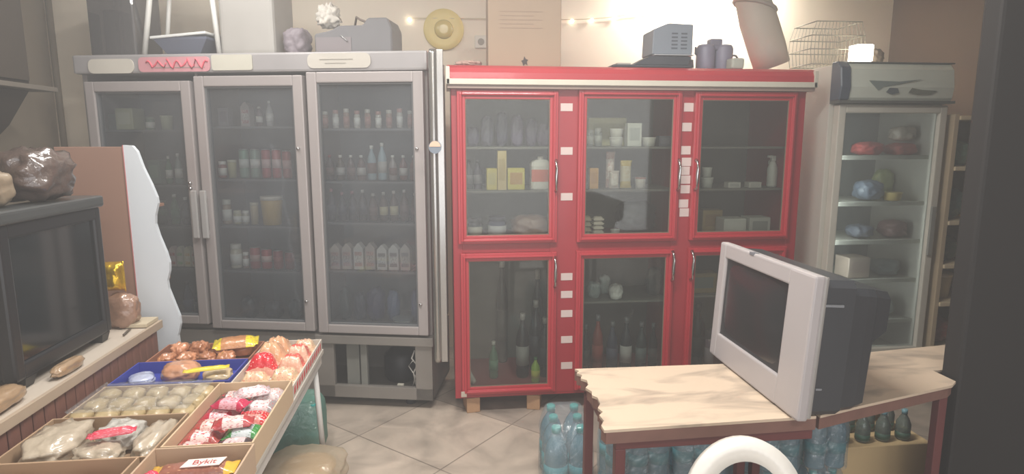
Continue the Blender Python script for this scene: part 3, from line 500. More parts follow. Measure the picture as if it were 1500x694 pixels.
# upturned white stool: two slanted legs, seat out of frame
wp = mat((214, 212, 206), .4)
st = thing('folding_stand', 'white tubular stand with slanting legs on the grey fridge', 'stand', gtop(280, .28), -TH)
for sx, sy in ((-1, -1), (1, -1), (-1, 1), (1, 1)):
    MB().tube([(sx * (.235 if sx < 0 else .245), sy * .1, .006), (sx * (.15 if sx < 0 else .20), sy * .085, .50)], .016 if sy < 0 else .013, 10).build('leg', wp, st)
MB().box((-.19, -.11, .50), (.24, .11, .53), .01).build('top_board', wp, st)
MB().tube([(-.155, .085, .45), (.2, .085, .45)], .01).build('brace', wp, st)
kt = thing('tapered_basin', 'dark blue tapered basin with white rim between stand legs', 'basin', gtop(283, .26), -TH)
MB().loft([[(sx * a, sy * b_, z) for sx, sy in ((-1, -1), (1, -1), (1, 1), (-1, 1))] for z, a, b_ in ((0, .08, .07), (.015, .1, .09), (.10, .165, .12), (.115, .165, .12))]).build('body', mat((92, 96, 112), .5), kt)
MB().box((-.175, -.13, .116), (.175, .13, .132), .005, M=Matrix.Rotation(R(-4), 4, 'Y')).build('rim', mat((220, 220, 216), .4), kt)
cbx = thing('plastic_crate', 'large pale grey rounded container on top of the grey fridge', 'container', gtop(380, .3), -TH)
MB().box((-.17, -.14, .0), (.17, .14, .44), .035, 4).build('body', mat((160, 156, 150), .55), cbx)
MB().box((-.178, -.148, .44), (.178, .148, .47), .012).build('lid', mat((150, 146, 140), .5), cbx)
o = tag(MB().blob((0, 0, 0), (.16, .16, .17), 4, .2).build('cloth_bag', mat((128, 118, 124), .6, var=.3, bump=.4)), 'mauve-grey cloth bag between the container and the machine', 'bag'); o.location = gtop(437, .24); o.rotation_euler[2] = -TH
mc = thing('slicing_machine', 'dark grey machine with stepped housing on top of the fridge', 'machine', gtop(520, .27), -TH)
MB().prism([(.26, 0), (.26, .15), (.235, .205), (.12, .205), (.09, .165), (-.05, .165), (-.10, .14), (-.20, .12), (-.20, 0)], -.11, .11, 1, .008).build('housing', mat((112, 110, 112), .5, var=.15), mc)
MB().tube([(-.04, -.118, .11), (.0, -.118, .075)], .004).build('lever', mat((190, 190, 190), .3, .8), mc)
MB().box((-.19, -.113, .02), (.02, -.111, .1)).build('front_plate', mat((128, 120, 122), .5), mc)
MB().tube([(-.03, .09, .17), (.0, .05, .24), (.04, 0, .215), (.08, 0, .20), (.13, 0, .211)], .007).build('cable', mat((110, 96, 86), .6), mc)
o = tag(MB().blob((0, 0, 0), (.15, .13, .15), 11, .45, 3.5).build('crumpled_paper', mat((196, 190, 180), .7, var=.1)), 'crumpled white paper lying on the dark grey machine', 'paper'); o.location = gtop(484, .27) + Vector((0, 0, .168)); 
# ---------------------------------------------------------------- things on top of the red cabinet
ZR = 2.0
def rtop(px, y=3.7): p = aty(px, 90, y); p.z = ZR + .0015; return p
cbm = mat((160, 138, 116), .8, var=.1, scale=4, name='brown_cardboard')
p = rtop(765, 3.68); bx = thing('cardboard_box', 'tall brown cardboard box on top of the red cabinet', 'box', p, R(-2))
MB().box((-.205, -.15, 0), (.205, .17, .46), .006).build('carton', cbm, bx)
w = MB()
for k in range(5): w.box((-.14, -.1515, .21 + k * .022), (.10 - (k % 2) * .05, -.1505, .2125 + k * .022))
w.build('print_line', mat((146, 122, 104), .8), bx)
MB().prism([(-.02, .035), (-.008, .04), (-.002, .06), (.006, .045), (.02, .04), (.012, .03), (.016, .01), (.004, .018), (-.008, .008), (-.012, .022)], -.152, -.1505, 1).build('printed_mark', mat((60, 48, 44), .8), bx)
MB().box((-.206, -.1525, .40), (.206, -.1507, .44)).build('packing_tape', mat((186, 164, 142), .3, coat=.6), bx)
o = tag(MB().blob((0, 0, 0), (.16, .12, .035), 21, .3).build('paper_scrap', mat((170, 140, 128), .8)), 'small brownish crumpled scrap beside the cardboard box', 'scrap'); o.location = rtop(686, 3.55)
gr = thing('grill_pan', 'flat black tray with a raised handle on the red cabinet', 'tray', rtop(945, 3.55))
MB().box((-.22, -.11, 0), (.24, .12, .012), .004).prism([(-.1, .012), (.22, .012), (.24, .06), (.0, .065)], -.1, .11, 1, .004).build('body', mat((52, 56, 64), .5), gr)
MB().box((-.19, -.09, .014), (-.11, .0, .024), .003).build('pad', mat((176, 170, 160), .6), gr)
MB().box((.02, -.105, .066), (.25, .115, .072), .002).build('rim', mat((190, 194, 198), .35, .4), gr)
ps = thing('power_unit', 'grey metal unit with vent slots on the black tray', 'device', rtop(972, 3.56) + Vector((.02, 0, .074)))
MB().prism([(-.12, 0), (.115, 0), (.115, .165), (-.03, .17), (-.115, .135)], -.09, .1, 1, .004).build('housing', mat((126, 134, 144), .45, var=.06), ps)
w = MB()
for c_ in (-.01, .045):
    for k in range(5): w.box((c_, -.0925, .03 + k * .02), (c_ + .035, -.0905, .038 + k * .02))
w.build('vent_slots', mat((80, 86, 96), .6), ps)
o = tag(MB().blob((0, 0, 0), (.06, .08, .09), 2, .1).build('black_knob_bag', mat((90, 92, 100), .6)), 'small dark lump wedged beside the grey metal unit', 'bag'); o.location = rtop(1008, 3.74)
rd = thing('motor_pump', 'grey violet twin-drum motor on top of the red cabinet', 'motor', rtop(1046, 3.62))
for x in (-.055, .055): MB().lathe([(.05, 0), (.055, .01), (.055, .13), (.046, .15), (.02, .155)], 18, Matrix.Translation((x, 0, 0))).build('drum', mat((132, 130, 148), .45, var=.15), rd)
MB().box((-.04, -.03, .14), (.035, .03, .185), .01).box((-.1, -.03, .12), (.1, .03, .145), .006).build('top_casing', mat((120, 118, 134), .5), rd)
MB().tube([(.09, 0, .1), (.13, -.01, .09), (.15, 0, .07)], .006).build('pipe', mat((100, 100, 112), .4, .4), rd); MB().tube([(-.105, 0, .09), (-.118, 0, .1), (-.118, 0, .14)], .006).build('hook', mat((100, 100, 112), .4, .4), rd)
o = tag(MB().box((-.038, -.04, 0), (.038, .04, .06), .012).build('small_box', mat((176, 180, 168), .6)), 'small pale green box beside the twin-drum motor', 'box'); o.location = rtop(1077, 3.5)
rl = thing('rolled_sack', 'tall beige rolled sack leaning beside the wire basket', 'sack', rtop(1120, 3.72))
MB().tube([(.05, 0, .045), (.01, 0, .15), (-.06, 0, .32), (-.1, 0, .43), (-.12, 0, .5)], [.105, .11, .11, .10, .115], 18).build('roll', mat((188, 178, 164), .7, bump=.4, bscale=12, var=.1), rl)
MB().tube([(-.085 + .125 * math.cos(a), .11 * math.sin(a), .40 - .03 * math.cos(a)) for a in [i * PI / 8 for i in range(16)]], .012, 8, True).build('tied_band', mat((160, 150, 140), .6), rl)
# wire basket on the red cabinet end
bk = thing('wire_basket', 'thin white wire basket on top of the red cabinet end', 'basket', (2.375, 3.72, 2.049))
w = MB()
def rect(hx, hy, z, r, dx=0): w.tube([(dx - hx, -hy, z), (dx + hx, -hy, z), (dx + hx, hy, z), (dx - hx, hy, z)], r, 6, True)
for z, h_, dx in ((0.003, .16, 0), (.09, .175, 0), (.17, .17, .0), (.25, .145, .0)): rect(h_, .12, z, .0035, dx)
for k in range(15):
    f_ = -1 + 2 * k / 14
    for sy in (-1, 1): w.tube([(f_ * .16, sy * .12, .003), (f_ * .175, sy * .12, .09), (f_ * .17, sy * .12, .17), (f_ * .145, sy * .12, .25)], .0016, 5)
for k in range(11):
    w.tube([(-.15 + k * .03, -.12, .003), (-.15 + k * .03, .12, .003)], .0016, 5)
w.build('wire_frame', mat((150, 146, 132), .4, .3), bk)
# ---------------------------------------------------------------- white fridge on the right
wf = thing('glass_door_fridge', 'white single-door drinks fridge beside the red cabinet', 'fridge', (0, YF + .0, 0))
WH = mat((196, 192, 182), .45, var=.05, name='white_enamel')
xa, xb, dw = 2.262, 2.99, .56
MB().box((xa, .03, .06), (xa + .035, dw, 2.03), .006).box((xb - .035, .03, .06), (xb, dw, 2.03), .006).box((xa + .034, dw - .03, .062), (xb - .034, dw - .001, 2.028)).box((xa + .034, .032, .062), (xb - .034, dw - .031, .26)).box((xa + .034, .032, 1.80), (xb - .034, dw - .031, 2.028)).build('cabinet', WH, wf)
MB().box((xa + .036, dw - .04, .27), (xb - .036, dw - .031, 1.79)).build('back_liner', mat((150, 150, 146), .6), wf)
hdr = MB().prism([(-.055, 1.84), (-.065, 1.90), (-.05, 2.0), (-.02, 2.035), (.03, 2.035), (.03, 1.82), (-.04, 1.82)], xa + .06, xb - .02, 0).build('header', mat((206, 212, 200), .35, coat=.3), wf)
MB().prism([(-.06, 1.825), (-.075, 1.90), (-.06, 2.01), (-.02, 2.045), (.03, 2.045), (.03, 1.82)], xa - .004, xa + .06, 0, .006).build('end_cap', mat((72, 82, 96), .4), hdr)
MB().box((xa, -.06, 1.808), (xb, .03, 1.824), .002).box((xa + .06, -.03, 2.036), (xb, .03, 2.044), .002).build('dark_strip', mat((90, 92, 88), .5), hdr)
def swoosh(pts, m): MB().prism(pts, -.0685, -.0655, 1).build('logo', m, hdr)
lg = mat((120, 132, 128), .5); x = xa + .06
swoosh([(x + .11, 1.935), (x + .30, 1.93), (x + .44, 1.945), (x + .3, 1.915), (x + .2, 1.9), (x + .17, 1.88)], lg)
swoosh([(x + .22, 1.87), (x + .24, 1.895), (x + .29, 1.893), (x + .3, 1.868), (x + .26, 1.858)], mat((88, 98, 104), .5))
swoosh([(x + .36, 1.868), (x + .38, 1.895), (x + .44, 1.885), (x + .54, 1.88), (x + .5, 1.862), (x + .42, 1.858)], mat((108, 112, 98), .5))
dd = MB().frame(xa + .025, xb - .015, .27, 1.80, .045, -.03, .025, .006).build('door', mat((204, 200, 188), .4, name='door_enamel'), wf)
MB().box((xa + .065, -.004, .31), (xb - .055, .004, 1.76)).build('pane', glass(tint=(244, 248, 248), fog=.26, fogc=(166, 172, 176), gloss=.05), dd)
MB().box((xb - .06, -.045, .9), (xb - .03, -.03, 1.2), .004).build('handle', mat((140, 140, 134), .4), dd)
MB().box((xa + .06, -.012, .03), (xb - .06, .03, .25), .003).build('kick_grille', mat((90, 90, 88), .5), wf)
for xx in (xa + .05, xb - .05): MB().lathe([(.025, 0), (.025, .05), (.015, .062)], 12, Matrix.Translation((xx, .1, 0))).build('foot', mat((60, 60, 60), .6), wf)
SW = (1.502, 1.22, .982, .735, .47)
for z in SW: MB().box((xa + .04, .05, z - .022), (xb - .04, .062, z + .004), .002).box((xa + .04, .06, z - .01), (xb - .04, dw - .045, z - .004)).build('shelf', mat((206, 204, 192), .5), wf)
def wg(px, z, y, *a, **k): return rgoods(px, z + .001, y, *a, **k)
wg(1262, SW[0], 3.62, 42, 20, 'bag', ((190, 84, 80),), 'red_pack', 'red meat pack nearest the hinge on white fridge top shelf', 'pack', d=.16)
wg(1310, SW[0], 3.62, 44, 18, 'bag', ((186, 92, 84),), 'red_pack', 'red meat pack under the pale round loaf', 'pack', d=.16)
wg(1312, SW[0] + .085, 3.62, 36, 22, 'bag', ((190, 176, 160),), 'pale_loaf', 'pale round pack lying on the red packs', 'pack', d=.12)
wg(1270, SW[1], 3.62, 40, 30, 'bag', ((120, 132, 150),), 'blue_grey_pack', 'blue grey pack on the white fridge second shelf', 'pack', d=.16)
wg(1306, SW[1], 3.58, 26, 12, 'tub', ((206, 180, 110), (214, 190, 120)), 'yellow_tub', 'small yellow tub on the white fridge second shelf', 'tub', d=.1)
wg(1290, SW[1] + .0, 3.78, 30, 42, 'bag', ((176, 184, 130),), 'lime_pack', 'yellow-green pack behind the yellow tub', 'pack', d=.1)
wg(1262, SW[2], 3.62, 36, 20, 'bag', ((110, 116, 130),), 'grey_pack', 'dull grey pack on the white fridge third shelf', 'pack', d=.16)
wg(1310, SW[2], 3.62, 36, 26, 'bag', ((138, 104, 100),), 'brown_pack', 'reddish brown pack on the white fridge third shelf', 'pack', d=.16)
wg(1256, SW[3], 3.6, 34, 30, 'box', ((178, 160, 146), (170, 150, 138)), 'beige_box', 'beige box on the white fridge fourth shelf', 'box', d=.14)
wg(1304, SW[3], 3.62, 40, 24, 'bag', ((130, 140, 138),), 'sage_pack', 'sage grey pack beside the beige box', 'pack', d=.16)
wg(1290, SW[4], 3.62, 60, 30, 'bag', ((140, 152, 148),), 'frozen_pack', 'large frosty pack on the lowest white fridge shelf', 'pack', d=.2)
lp = thing('square_lamp', 'small glowing square lamp on top of the white fridge', 'lamp', (2.47, 3.52, 2.047))
MB().box((-.03, -.03, 0), (.03, .03, .008), .002).build('base', mat((200, 196, 180), .5), lp)
MB().box((-.05, -.045, .008), (.05, .045, .105), .008).build('lamp_shade', mat((255, 244, 226), .5, emit=9), lp)
o = tag(MB().blob((0, 0, 0), (.09, .09, .10), 31, .2).build('dark_pouch', mat((92, 80, 66), .7)), 'small dark pouch beside the glowing lamp', 'pouch'); o.location = (2.62, 3.6, 2.046)
# open white shelf rack beyond
rk = thing('shelf_rack', 'narrow white open shelf rack at the dark end', 'rack', (3.02, 3.40, 0))
MB().box((0, .0, 0), (.03, .5, 1.75), .003).box((.41, 0, 0), (.44, .5, 1.75), .003).box((0, .48, 0), (.44, .5, 1.75)).build('upright', mat((186, 168, 140), .5), rk)
for z in (.30, .60, .84, 1.11, 1.44, 1.74): MB().box((.03, -.01, z - .025), (.41, .48, z), .003).build('shelf', mat((206, 190, 160), .5), rk)
for k, (z, c, kind, nm, ht) in enumerate(((1.44, (96, 128, 110), 'bag', 'green bag on the rack shelf above', .16), (1.11, (70, 96, 92), 'bag', 'dark teal bag on the middle rack shelf', .2), (.84, (60, 74, 56), 'bag', 'dark green bag low in the white rack', .16), (.60, (206, 190, 150), 'tub', 'cream tub stack on the low rack shelf', .16), (.30, (120, 60, 50), 'bag', 'brown bag on the lowest rack shelf', .18))):
    goods(kind, Vector((3.15, 3.55, z + .002)), .17, ht, (c, (214, 200, 170)), 'rack_goods_' + kind if False else ('cream_tub' if kind == 'tub' else 'plastic_bag'), nm, kind, d=.2)
# ---------------------------------------------------------------- wall things
yp = aty(650, 42, 4.6)
yc = thing('wall_plate', 'round yellow disc with ribbed centre hanging on back wall', 'wall plate', (yp.x, 4.645, yp.z))
RX = Matrix.Rotation(R(90), 4, 'X')
MB().lathe([(.135, 0.002), (.145, .012), (.14, .022), (.10, .016), (.07, .02)], 32, RX).build('rim', mat((228, 206, 128), .45), yc)
MB().lathe([(.068, .02), (.06, .035), (.03, .045)], 24, RX).build('centre', mat((206, 184, 104), .35, coat=.5), yc)
so = aty(705, 60, 4.6); sk = thing('wall_socket', 'white wall socket beside the cardboard box', 'socket', (so.x, 4.648, so.z))
MB().box((-.045, -.012, -.045), (.045, 0, .045), .005).build('plate', mat((220, 214, 200), .4), sk)
MB().lathe([(.024, 0), (.024, .004)], 18, Matrix.Translation((0, -.012, 0)) @ RX).build('socket_well', mat((150, 140, 128), .5), sk)
sl = thing('glow_dots', 'row of small round glowing dots along the cream back wall', 'string light', (0, 4.63, 0))  # small self-glowing dots joined by a thin cord
bp_ = [aty(px, py, 4.63) for px, py in ((838, 31), (867, 30), (900, 27), (935, 21), (966, 19), (600, 29))]
MB().tube([(p.x, 0, p.z + .012) for p in sorted(bp_, key=lambda q: q.x)], .003, 6).build('cord', mat((206, 190, 160), .6), sl)
for p in bp_: MB().lathe([(.004, -.014), (.013, -.006), (.014, .002), (.008, .012)], 12, Matrix.Translation((p.x, 0, p.z))).build('bulb', mat((255, 244, 220), .4, emit=5), sl)
tb = thing('tube_lamp', 'bright tube lamp high on the cream back wall', 'lamp', (1.95, 4.60, 2.80))
MB().box((-.45, 0, -.03), (.45, .045, .03), .005).build('housing', mat((214, 210, 200), .5), tb)
MB().lathe([(.013, -.43), (.014, -.42), (.014, .42), (.013, .43)], 14, Matrix.Translation((0, -.03, 0)) @ Matrix.Rotation(R(90), 4, 'Y')).build('bulb', mat((255, 250, 240), .4, emit=26), tb)
# dark cupboard high on the left wall
cu = thing('wall_cupboard', 'dark brown wall cupboard with a ledge at far side', 'cupboard', (-2.66, 3.2, 0))
MB().box((0, 0, 1.9), (.38, .58, 2.9), .006).build('body', mat((66, 58, 50), .7), cu)
MB().box((0, -.02, 1.865), (.5, .62, 1.89), .003).build('ledge', mat((112, 104, 94), .6), cu)
MB().prism([(0, 1.862), (.42, 1.862), (.3, 1.68), (.12, 1.5), (0, 1.45)], .1, .5, 1).build('bracket', mat((70, 62, 54), .7), cu)
MB().prism([(.39, 1.92), (.39, 1.93)] + [(.385, 2.88)], .02, .5, 1) if False else None
MB().box((.38, .02, 1.92), (.395, .56, 2.88), .003).build('door', mat((72, 63, 54), .65), cu)
# ---------------------------------------------------------------- display stand (brown panel, white wavy side)
ds = thing('display_stand', 'brown panel stand with a white wavy side board', 'stand', (0, 3.1, 0))
MB().box((-1.80, 0, 0), (-1.498, .02, 1.567), .002).build('brown_panel', mat((152, 118, 102), .6, var=.1, scale=2), ds)
MB().box((-1.80, .02, 0), (-1.785, .4, 1.56), .002).build('side_panel', mat((130, 90, 74), .6), ds)
prof = []
edge = [(-1.455, 1.572), (-1.435, 1.545), (-1.415, 1.47), (-1.385, 1.39), (-1.366, 1.33), (-1.363, 1.30), (-1.38, 1.24), (-1.383, 1.20), (-1.37, 1.14), (-1.345, 1.06), (-1.335, 1.01), (-1.337, .97), (-1.352, .92), (-1.350, .88), (-1.33, .81), (-1.31, .74), (-1.308, .70), (-1.325, .64), (-1.32, .55), (-1.29, .45), (-1.29, .38), (-1.31, .3), (-1.30, 0)]
MB().prism([(-1.496, 1.575)] + edge + [(-1.496, 0)], -.004, .02, 1).build('wavy_board', mat((214, 220, 226), .5, var=.03), ds)
MB().box((-1.4975, -.006, 0), (-1.494, .001, 1.575)).build('edge_trim', mat((196, 120, 120), .5), ds)
for z in (.45, .85, 1.25): MB().box((-1.784, .021, z), (-1.50, .38, z + .015)).build('shelf', mat((150, 110, 92), .6), ds)
# ---------------------------------------------------------------- counter on the left
ct = thing('counter', 'long low counter with pale top and ribbed brown front', 'counter', (-1.35, 0, 0))
MB().box((-.62, 1.1, .728), (.0, 3.0, .75), .004).build('worktop', mat((196, 184, 170), .45, var=.08), ct)
w = MB().box((-.6, 1.12, 0), (-.03, 2.98, .728), .003)
k = 0; y = 1.12
while y < 2.96:
    w.box((-.031, y, .02), (-.012, y + .052, .726), .006, 1); y += .06
w.build('ribbed_front', mat((128, 88, 76), .55, var=.2, scale=9), ct)
MB().box((-.012, 1.1, .715), (.003, 3.0, .752), .002).build('edge_strip', mat((176, 158, 138), .5), ct)
# dark television on the counter, screen towards the aisle
tl = thing('dark_television', 'black box television on the counter beside the display stand', 'television', (-1.44, 2.46, .752))
BK = mat((38, 38, 40), .35, var=.12, name='black_plastic')
MB().box((-.03, -.30, .035), (.0, .28, .585), .01).bm.free()
w = MB(); w.box((-.05, -.32, .035), (.0, -.27, .57), .01).box((-.05, .24, .035), (.0, .285, .57), .01).box((-.05, -.28, .035), (.0, .25, .09), .008).box((-.05, -.28, .52), (.0, .25, .57), .008); w.build('bezel', BK, tl)
MB().box((-.12, -.335, .57), (.015, .295, .618), .014, 3).build('top_lid', mat((70, 72, 72), .3, var=.1), tl)
MB().loft([[(x_, a * s1, z_) for s1, z_ in ((-1, z0), (1, z0), (1, z1), (-1, z1))] for x_, a, z0, z1 in ((-.045, .30, .04, .575), (-.14, .29, .04, .57), (-.30, .22, .06, .5), (-.42, .14, .12, .42))]).build('rear_casing', BK, tl)
MB().box((-.03, -.272, .088), (-.014, .242, .522), .003).build('screen', mat((24, 28, 30), .07, coat=1, var=.05), tl)
for y in (-.25, .235): MB().loft([[(.03 * k_ * a - .035, .026 * k_ * b_ + y, z) for a, b_ in ((-1, -1), (1, -1), (1, 1), (-1, 1))] for z, k_ in ((0, .85), (.036, 1.15))]).build('foot', mat((48, 46, 44), .5), tl)
# bag of goods on the television
o = tag(MB().blob((0, 0, 0), (.24, .30, .205), 8, .18, 3).build('wrapped_bag', mat((86, 72, 66), .3, coat=1, bump=1, bscale=16, var=.35, scale=8)), 'dark brown cellophane-wrapped bundle on top of the black television', 'bundle'); o.location = (-1.53, 2.50, 1.373)
o = tag(MB().blob((0, 0, 0), (.16, .18, .13), 15, .15, 2).build('beige_pouch', mat((140, 124, 104), .5, var=.2, coat=.3)), 'beige pouch in front of the cellophane-wrapped bundle', 'pouch'); o.location = (-1.545, 2.245, 1.373)
# goods on the counter
for i, (px, py, l) in enumerate(((62, 532, 'nearest the counter end'), (110, 508, 'beside the foot of the television'))):
    pass
bread = mat((160, 132, 102), .4, coat=.9, bump=.6, bscale=18, var=.3, scale=14)
for i, (x_, y_, l) in enumerate(((-1.405, 2.03, 'nearest the near end'), (-1.412, 2.26, 'under the television screen edge'))):
    if i == 1:
        o = tag(MB().blob((0, 0, 0), (.05, .18, .045), 51, .12).build('bread_pack', bread), 'clear bag of brown rolls under the black television screen', 'bread pack'); o.location = (-1.412 + .02, 2.33, .753)
    else:
        o = tag(MB().blob((0, 0, 0), (.11, .24, .06), 52, .12).build('bread_pack', bread), 'clear bag of brown rolls before the black television', 'bread pack'); o.location = (-1.43, 2.0, .753)
o = tag(pillow(.11, .14, .05, 3).build('gold_bag', mat((220, 180, 50), .25, .75, bump=1, bscale=14, var=.3)), 'shiny gold foil bag standing behind the black television', 'snack bag'); o.location = (-1.47, 2.88, .905); o.rotation_euler = (R(80), R(-70), 0)
o.rotation_euler = (R(90), 0, R(10)); o.location = (-1.50, 2.90, .99)
tw = thing('biscuit_pack', 'pinkish tan wrapped biscuit pack under the gold bag', 'biscuit pack', (-1.47, 2.90, .753))
MB().blob((0, 0, 0), (.15, .1, .165), 61, .15).build('pack_body', mat((150, 116, 96), .35, coat=.9, bump=.7, bscale=20, var=.25), tw)
o = tag(MB().box((-.09, -.075, 0), (.09, .075, .018), .004).build('paper_stack', mat((196, 182, 156), .6, var=.15)), 'flat stack of tan papers at the counter end', 'papers'); o.location = (-1.46, 2.74 + .0, .753); o.location = (-1.50, 2.80, .753) ; o.location=(-1.405, 2.93, .753); o.scale = (.5, .8, 1)
ph = thing('pen', 'dark pen lying on the counter beside the papers', 'pen', (-1.41, 2.80, .757), R(100))
MB().tube([(-.05, 0, .002), (.045, 0, .002)], .0045).build('barrel', mat((90, 80, 70), .4), ph); MB().tube([(.045, 0, .002), (.06, 0, .001)], [.0045, .001]).build('tip', mat((150, 140, 130), .3, .8), ph)
# ---------------------------------------------------------------- snack table
ZT = .60
tt = thing('snack_table', 'white metal table carrying the boxes of snacks', 'table', (-.96, 2.2, 0))
MB().box((-.37, -.75, ZT - .025), (.365, .745, ZT - .002), .004).build('tabletop', mat((196, 190, 180), .5), tt)
for x_ in (-.34, .335):
    for y_ in (-.68, .66):
        MB().tube([(x_, y_, ZT - .03), (x_ + (.012 if x_ > 0 else 0), y_ + (.06 if y_ > 0 else -.04), .0)], .013, 10).build('leg', mat((214, 212, 208), .4), tt)
MB().box((-.36, -.74, ZT - .075), (.355, .735, ZT - .026), .003).build('apron', mat((206, 202, 196), .45), tt)
CB = mat((186, 160, 130), .8, var=.08, scale=5, name='card_board'); CBI = mat((170, 142, 114), .8, var=.1, scale=5)
def tray(name, label, x0, x1, y0, y1, h, m, t=.006, front=None, z=ZT, cat='box'):
    o = thing(name, label, cat, ((x0 + x1) / 2, (y0 + y1) / 2, z)); a, b_ = (x1 - x0) / 2, (y1 - y0) / 2
    MB().box((-a, -b_, .0), (a, b_, .005)).build('bottom', m, o)
    for u in (-1, 1):
        MB().box((min(u * a, u * (a - t)), -b_, .005), (max(u * a, u * (a - t)), b_, h), .0015).build('side_wall', m, o)
    MB().box((-a + t, b_ - t, .005), (a - t, b_, h), .0015).build('end_wall', m, o)
    MB().box((-a + t, -b_, .005), (a - t, -b_ + t, front or h), .0015).build('end_wall', m, o)
    return o
tray('pastry_tray', 'reddish cardboard tray of brown pastries at table far end', -1.30, -.865, 2.70, 2.935, .05, mat((160, 108, 84), .8, var=.1), cat='tray')
tray('blue_tray', 'blue plastic tray between the pastry tray and bun tray', -1.32, -.865, 2.435, 2.685, .055, mat((62, 72, 160), .4, var=.08), cat='tray')
tray('bun_tray', 'cardboard tray of clear-wrapped cream buns', -1.32, -.875, 2.115, 2.42, .055, CB, cat='tray')
tray('bag_box', 'cardboard box holding clear bags and a pink wrapper', -1.32, -.885, 1.80, 2.10, .075, CBI)
tray('near_box', 'brown cardboard box at near end beside the chocolate box', -1.32, -.90, 1.47, 1.785, .085, CBI)
cr = tray('croissant_box', 'white card box of red and white croissant packs', -.855, -.60, 2.345, 2.935, .05, mat((206, 196, 184), .7, var=.05))
w = MB()
for k in range(13):
    y_ = -.27 + k * .042; w.prism([(y_, .012), (y_ + .02, .014), (y_ + .026, .04), (y_ + .006, .036)], .1278, .1292, 0)
w.build('red_print', mat((196, 70, 72), .6), cr)
wb_ = tray('wafer_box', 'tall beige card box of mixed wafer bars', -.865, -.595, 1.835, 2.335, .085, mat((204, 178, 146), .75, var=.06))
tray('chocolate_box', 'beige card box of chocolate wafers at the near corner', -.875, -.585, 1.47, 1.82, .09, mat((190, 164, 138), .75, var=.06))
def pk(name, label, cat, loc, L_, W2, H2, m, rz=0, rx=0, ry=0, seed=1, group=None, txt=None, tm=None, tsz=.02, trot=0):
    o = tag(pillow(L_, W2, H2, seed).build(name, m), label, cat, group); o.location = loc; o.rotation_euler = (R(rx), R(ry), R(rz))
    if txt: lettering(txt, tsz, tm, o, (0, 0, H2 * 1.03), (0, 0, R(trot)))
    return o
# pastries in the reddish tray
PST = [mat(c, .35, coat=.9, bump=.5, bscale=22, var=.3, scale=16) for c in ((190, 128, 92), (206, 142, 104), (178, 118, 84))]
for i, (x_, y_, l) in enumerate(((-1.235, 2.765, 'by the counter in the front row'), (-1.15, 2.76, 'second from counter in the front row'), (-1.065, 2.765, 'middle of the front row'), (-.98, 2.757, 'under the yellow pack front corner'), (-1.225, 2.868, 'by the counter in the back row'), (-1.135, 2.872, 'second from counter in the back row'))):
    o = tag(MB().blob((0, 0, 0), (.084, .098, .075 if i > 3 else .062), 70 + i, .28, 2.4).build('wrapped_pastry', PST[i % 3]), 'brown wrapped pastry %s of reddish tray' % l, 'pastry', 'pastries in the reddish tray'); o.location = (x_, y_, ZT + .006)
yl = thing('yellow_pastry_pack', 'large pastry pack with yellow ends lying across the tray', 'pastry pack', (-.965, 2.845, ZT + .068), R(14))
pillow(.19, .13, .035, 5).build('pack_body', banded((236, 214, 40), (190, 130, 84), (206, 150, 100), .18, .72, 0, .3), yl)
o = tag(MB().blob((0, 0, 0), (.13, .09, .058), 92, .1).build('wrapped_pastry', PST[1]), 'brown wrapped pastry beneath the yellow-ended pack', 'pastry', 'pastries in the reddish tray'); o.location = (-.955, 2.87, ZT + .006)
# blue tray
for i, (x_, y_, c, rz, l) in enumerate(((-1.25, 2.56, (180, 188, 214), 30, 'pale blue clear sachet by the counter in blue tray'), (-1.10, 2.57, (202, 146, 112), 10, 'large tan bread pack standing in the blue tray'), (-.95, 2.56, (214, 190, 150), 20, 'flat cream pack in blue tray beside croissants'))):
    o = tag(MB().blob((0, 0, 0), ((.1, .15, .12)[i], (.12, .12, .12)[i], (.04, .085, .05)[i]), 80 + i, .13, 2.4).build(('clear_sachet', 'bread_pack', 'cream_pack')[i], mat(c, .35, coat=.9, bump=.6, bscale=20, var=.2, scale=12)), l, 'bread pack'); o.location = (x_, y_, ZT + .007); o.rotation_euler[2] = R(rz)
pk('yellow_sachet', 'thin yellow sachet slanting over the flat cream pack', 'sachet', (-.975, 2.51, ZT + .075), .17, .035, .012, mat((226, 204, 50), .4, coat=.5), rz=16, seed=4)
# cream buns
BUN = mat((206, 184, 140), .4, coat=1, bump=.7, bscale=30, var=.15, scale=14)
for r_ in range(3):
    for c_ in range(5):
        o = tag(MB().blob((0, 0, 0), (.076, .084, .062), 100 + r_ * 5 + c_, .16, 2.2, sub=3).build('cream_bun', BUN), 'cream bun, %s from the counter in the %s row' % (ORD[c_], ('near', 'middle', 'far')[r_]), 'bun', 'cream buns in the card tray')
        o.location = (-1.27 + c_ * .084, 2.17 + r_ * .094, ZT + .006)
fs = pillow(.40, .27, .02, 31, 60, 40, crimp=.02, wr=.5); fo = tag(fs.build('plastic_film', film(body=.06, gloss=.10)), 'clear plastic film stretched over the cream buns', 'film'); fo.location = (-1.10, 2.267, ZT + .074)
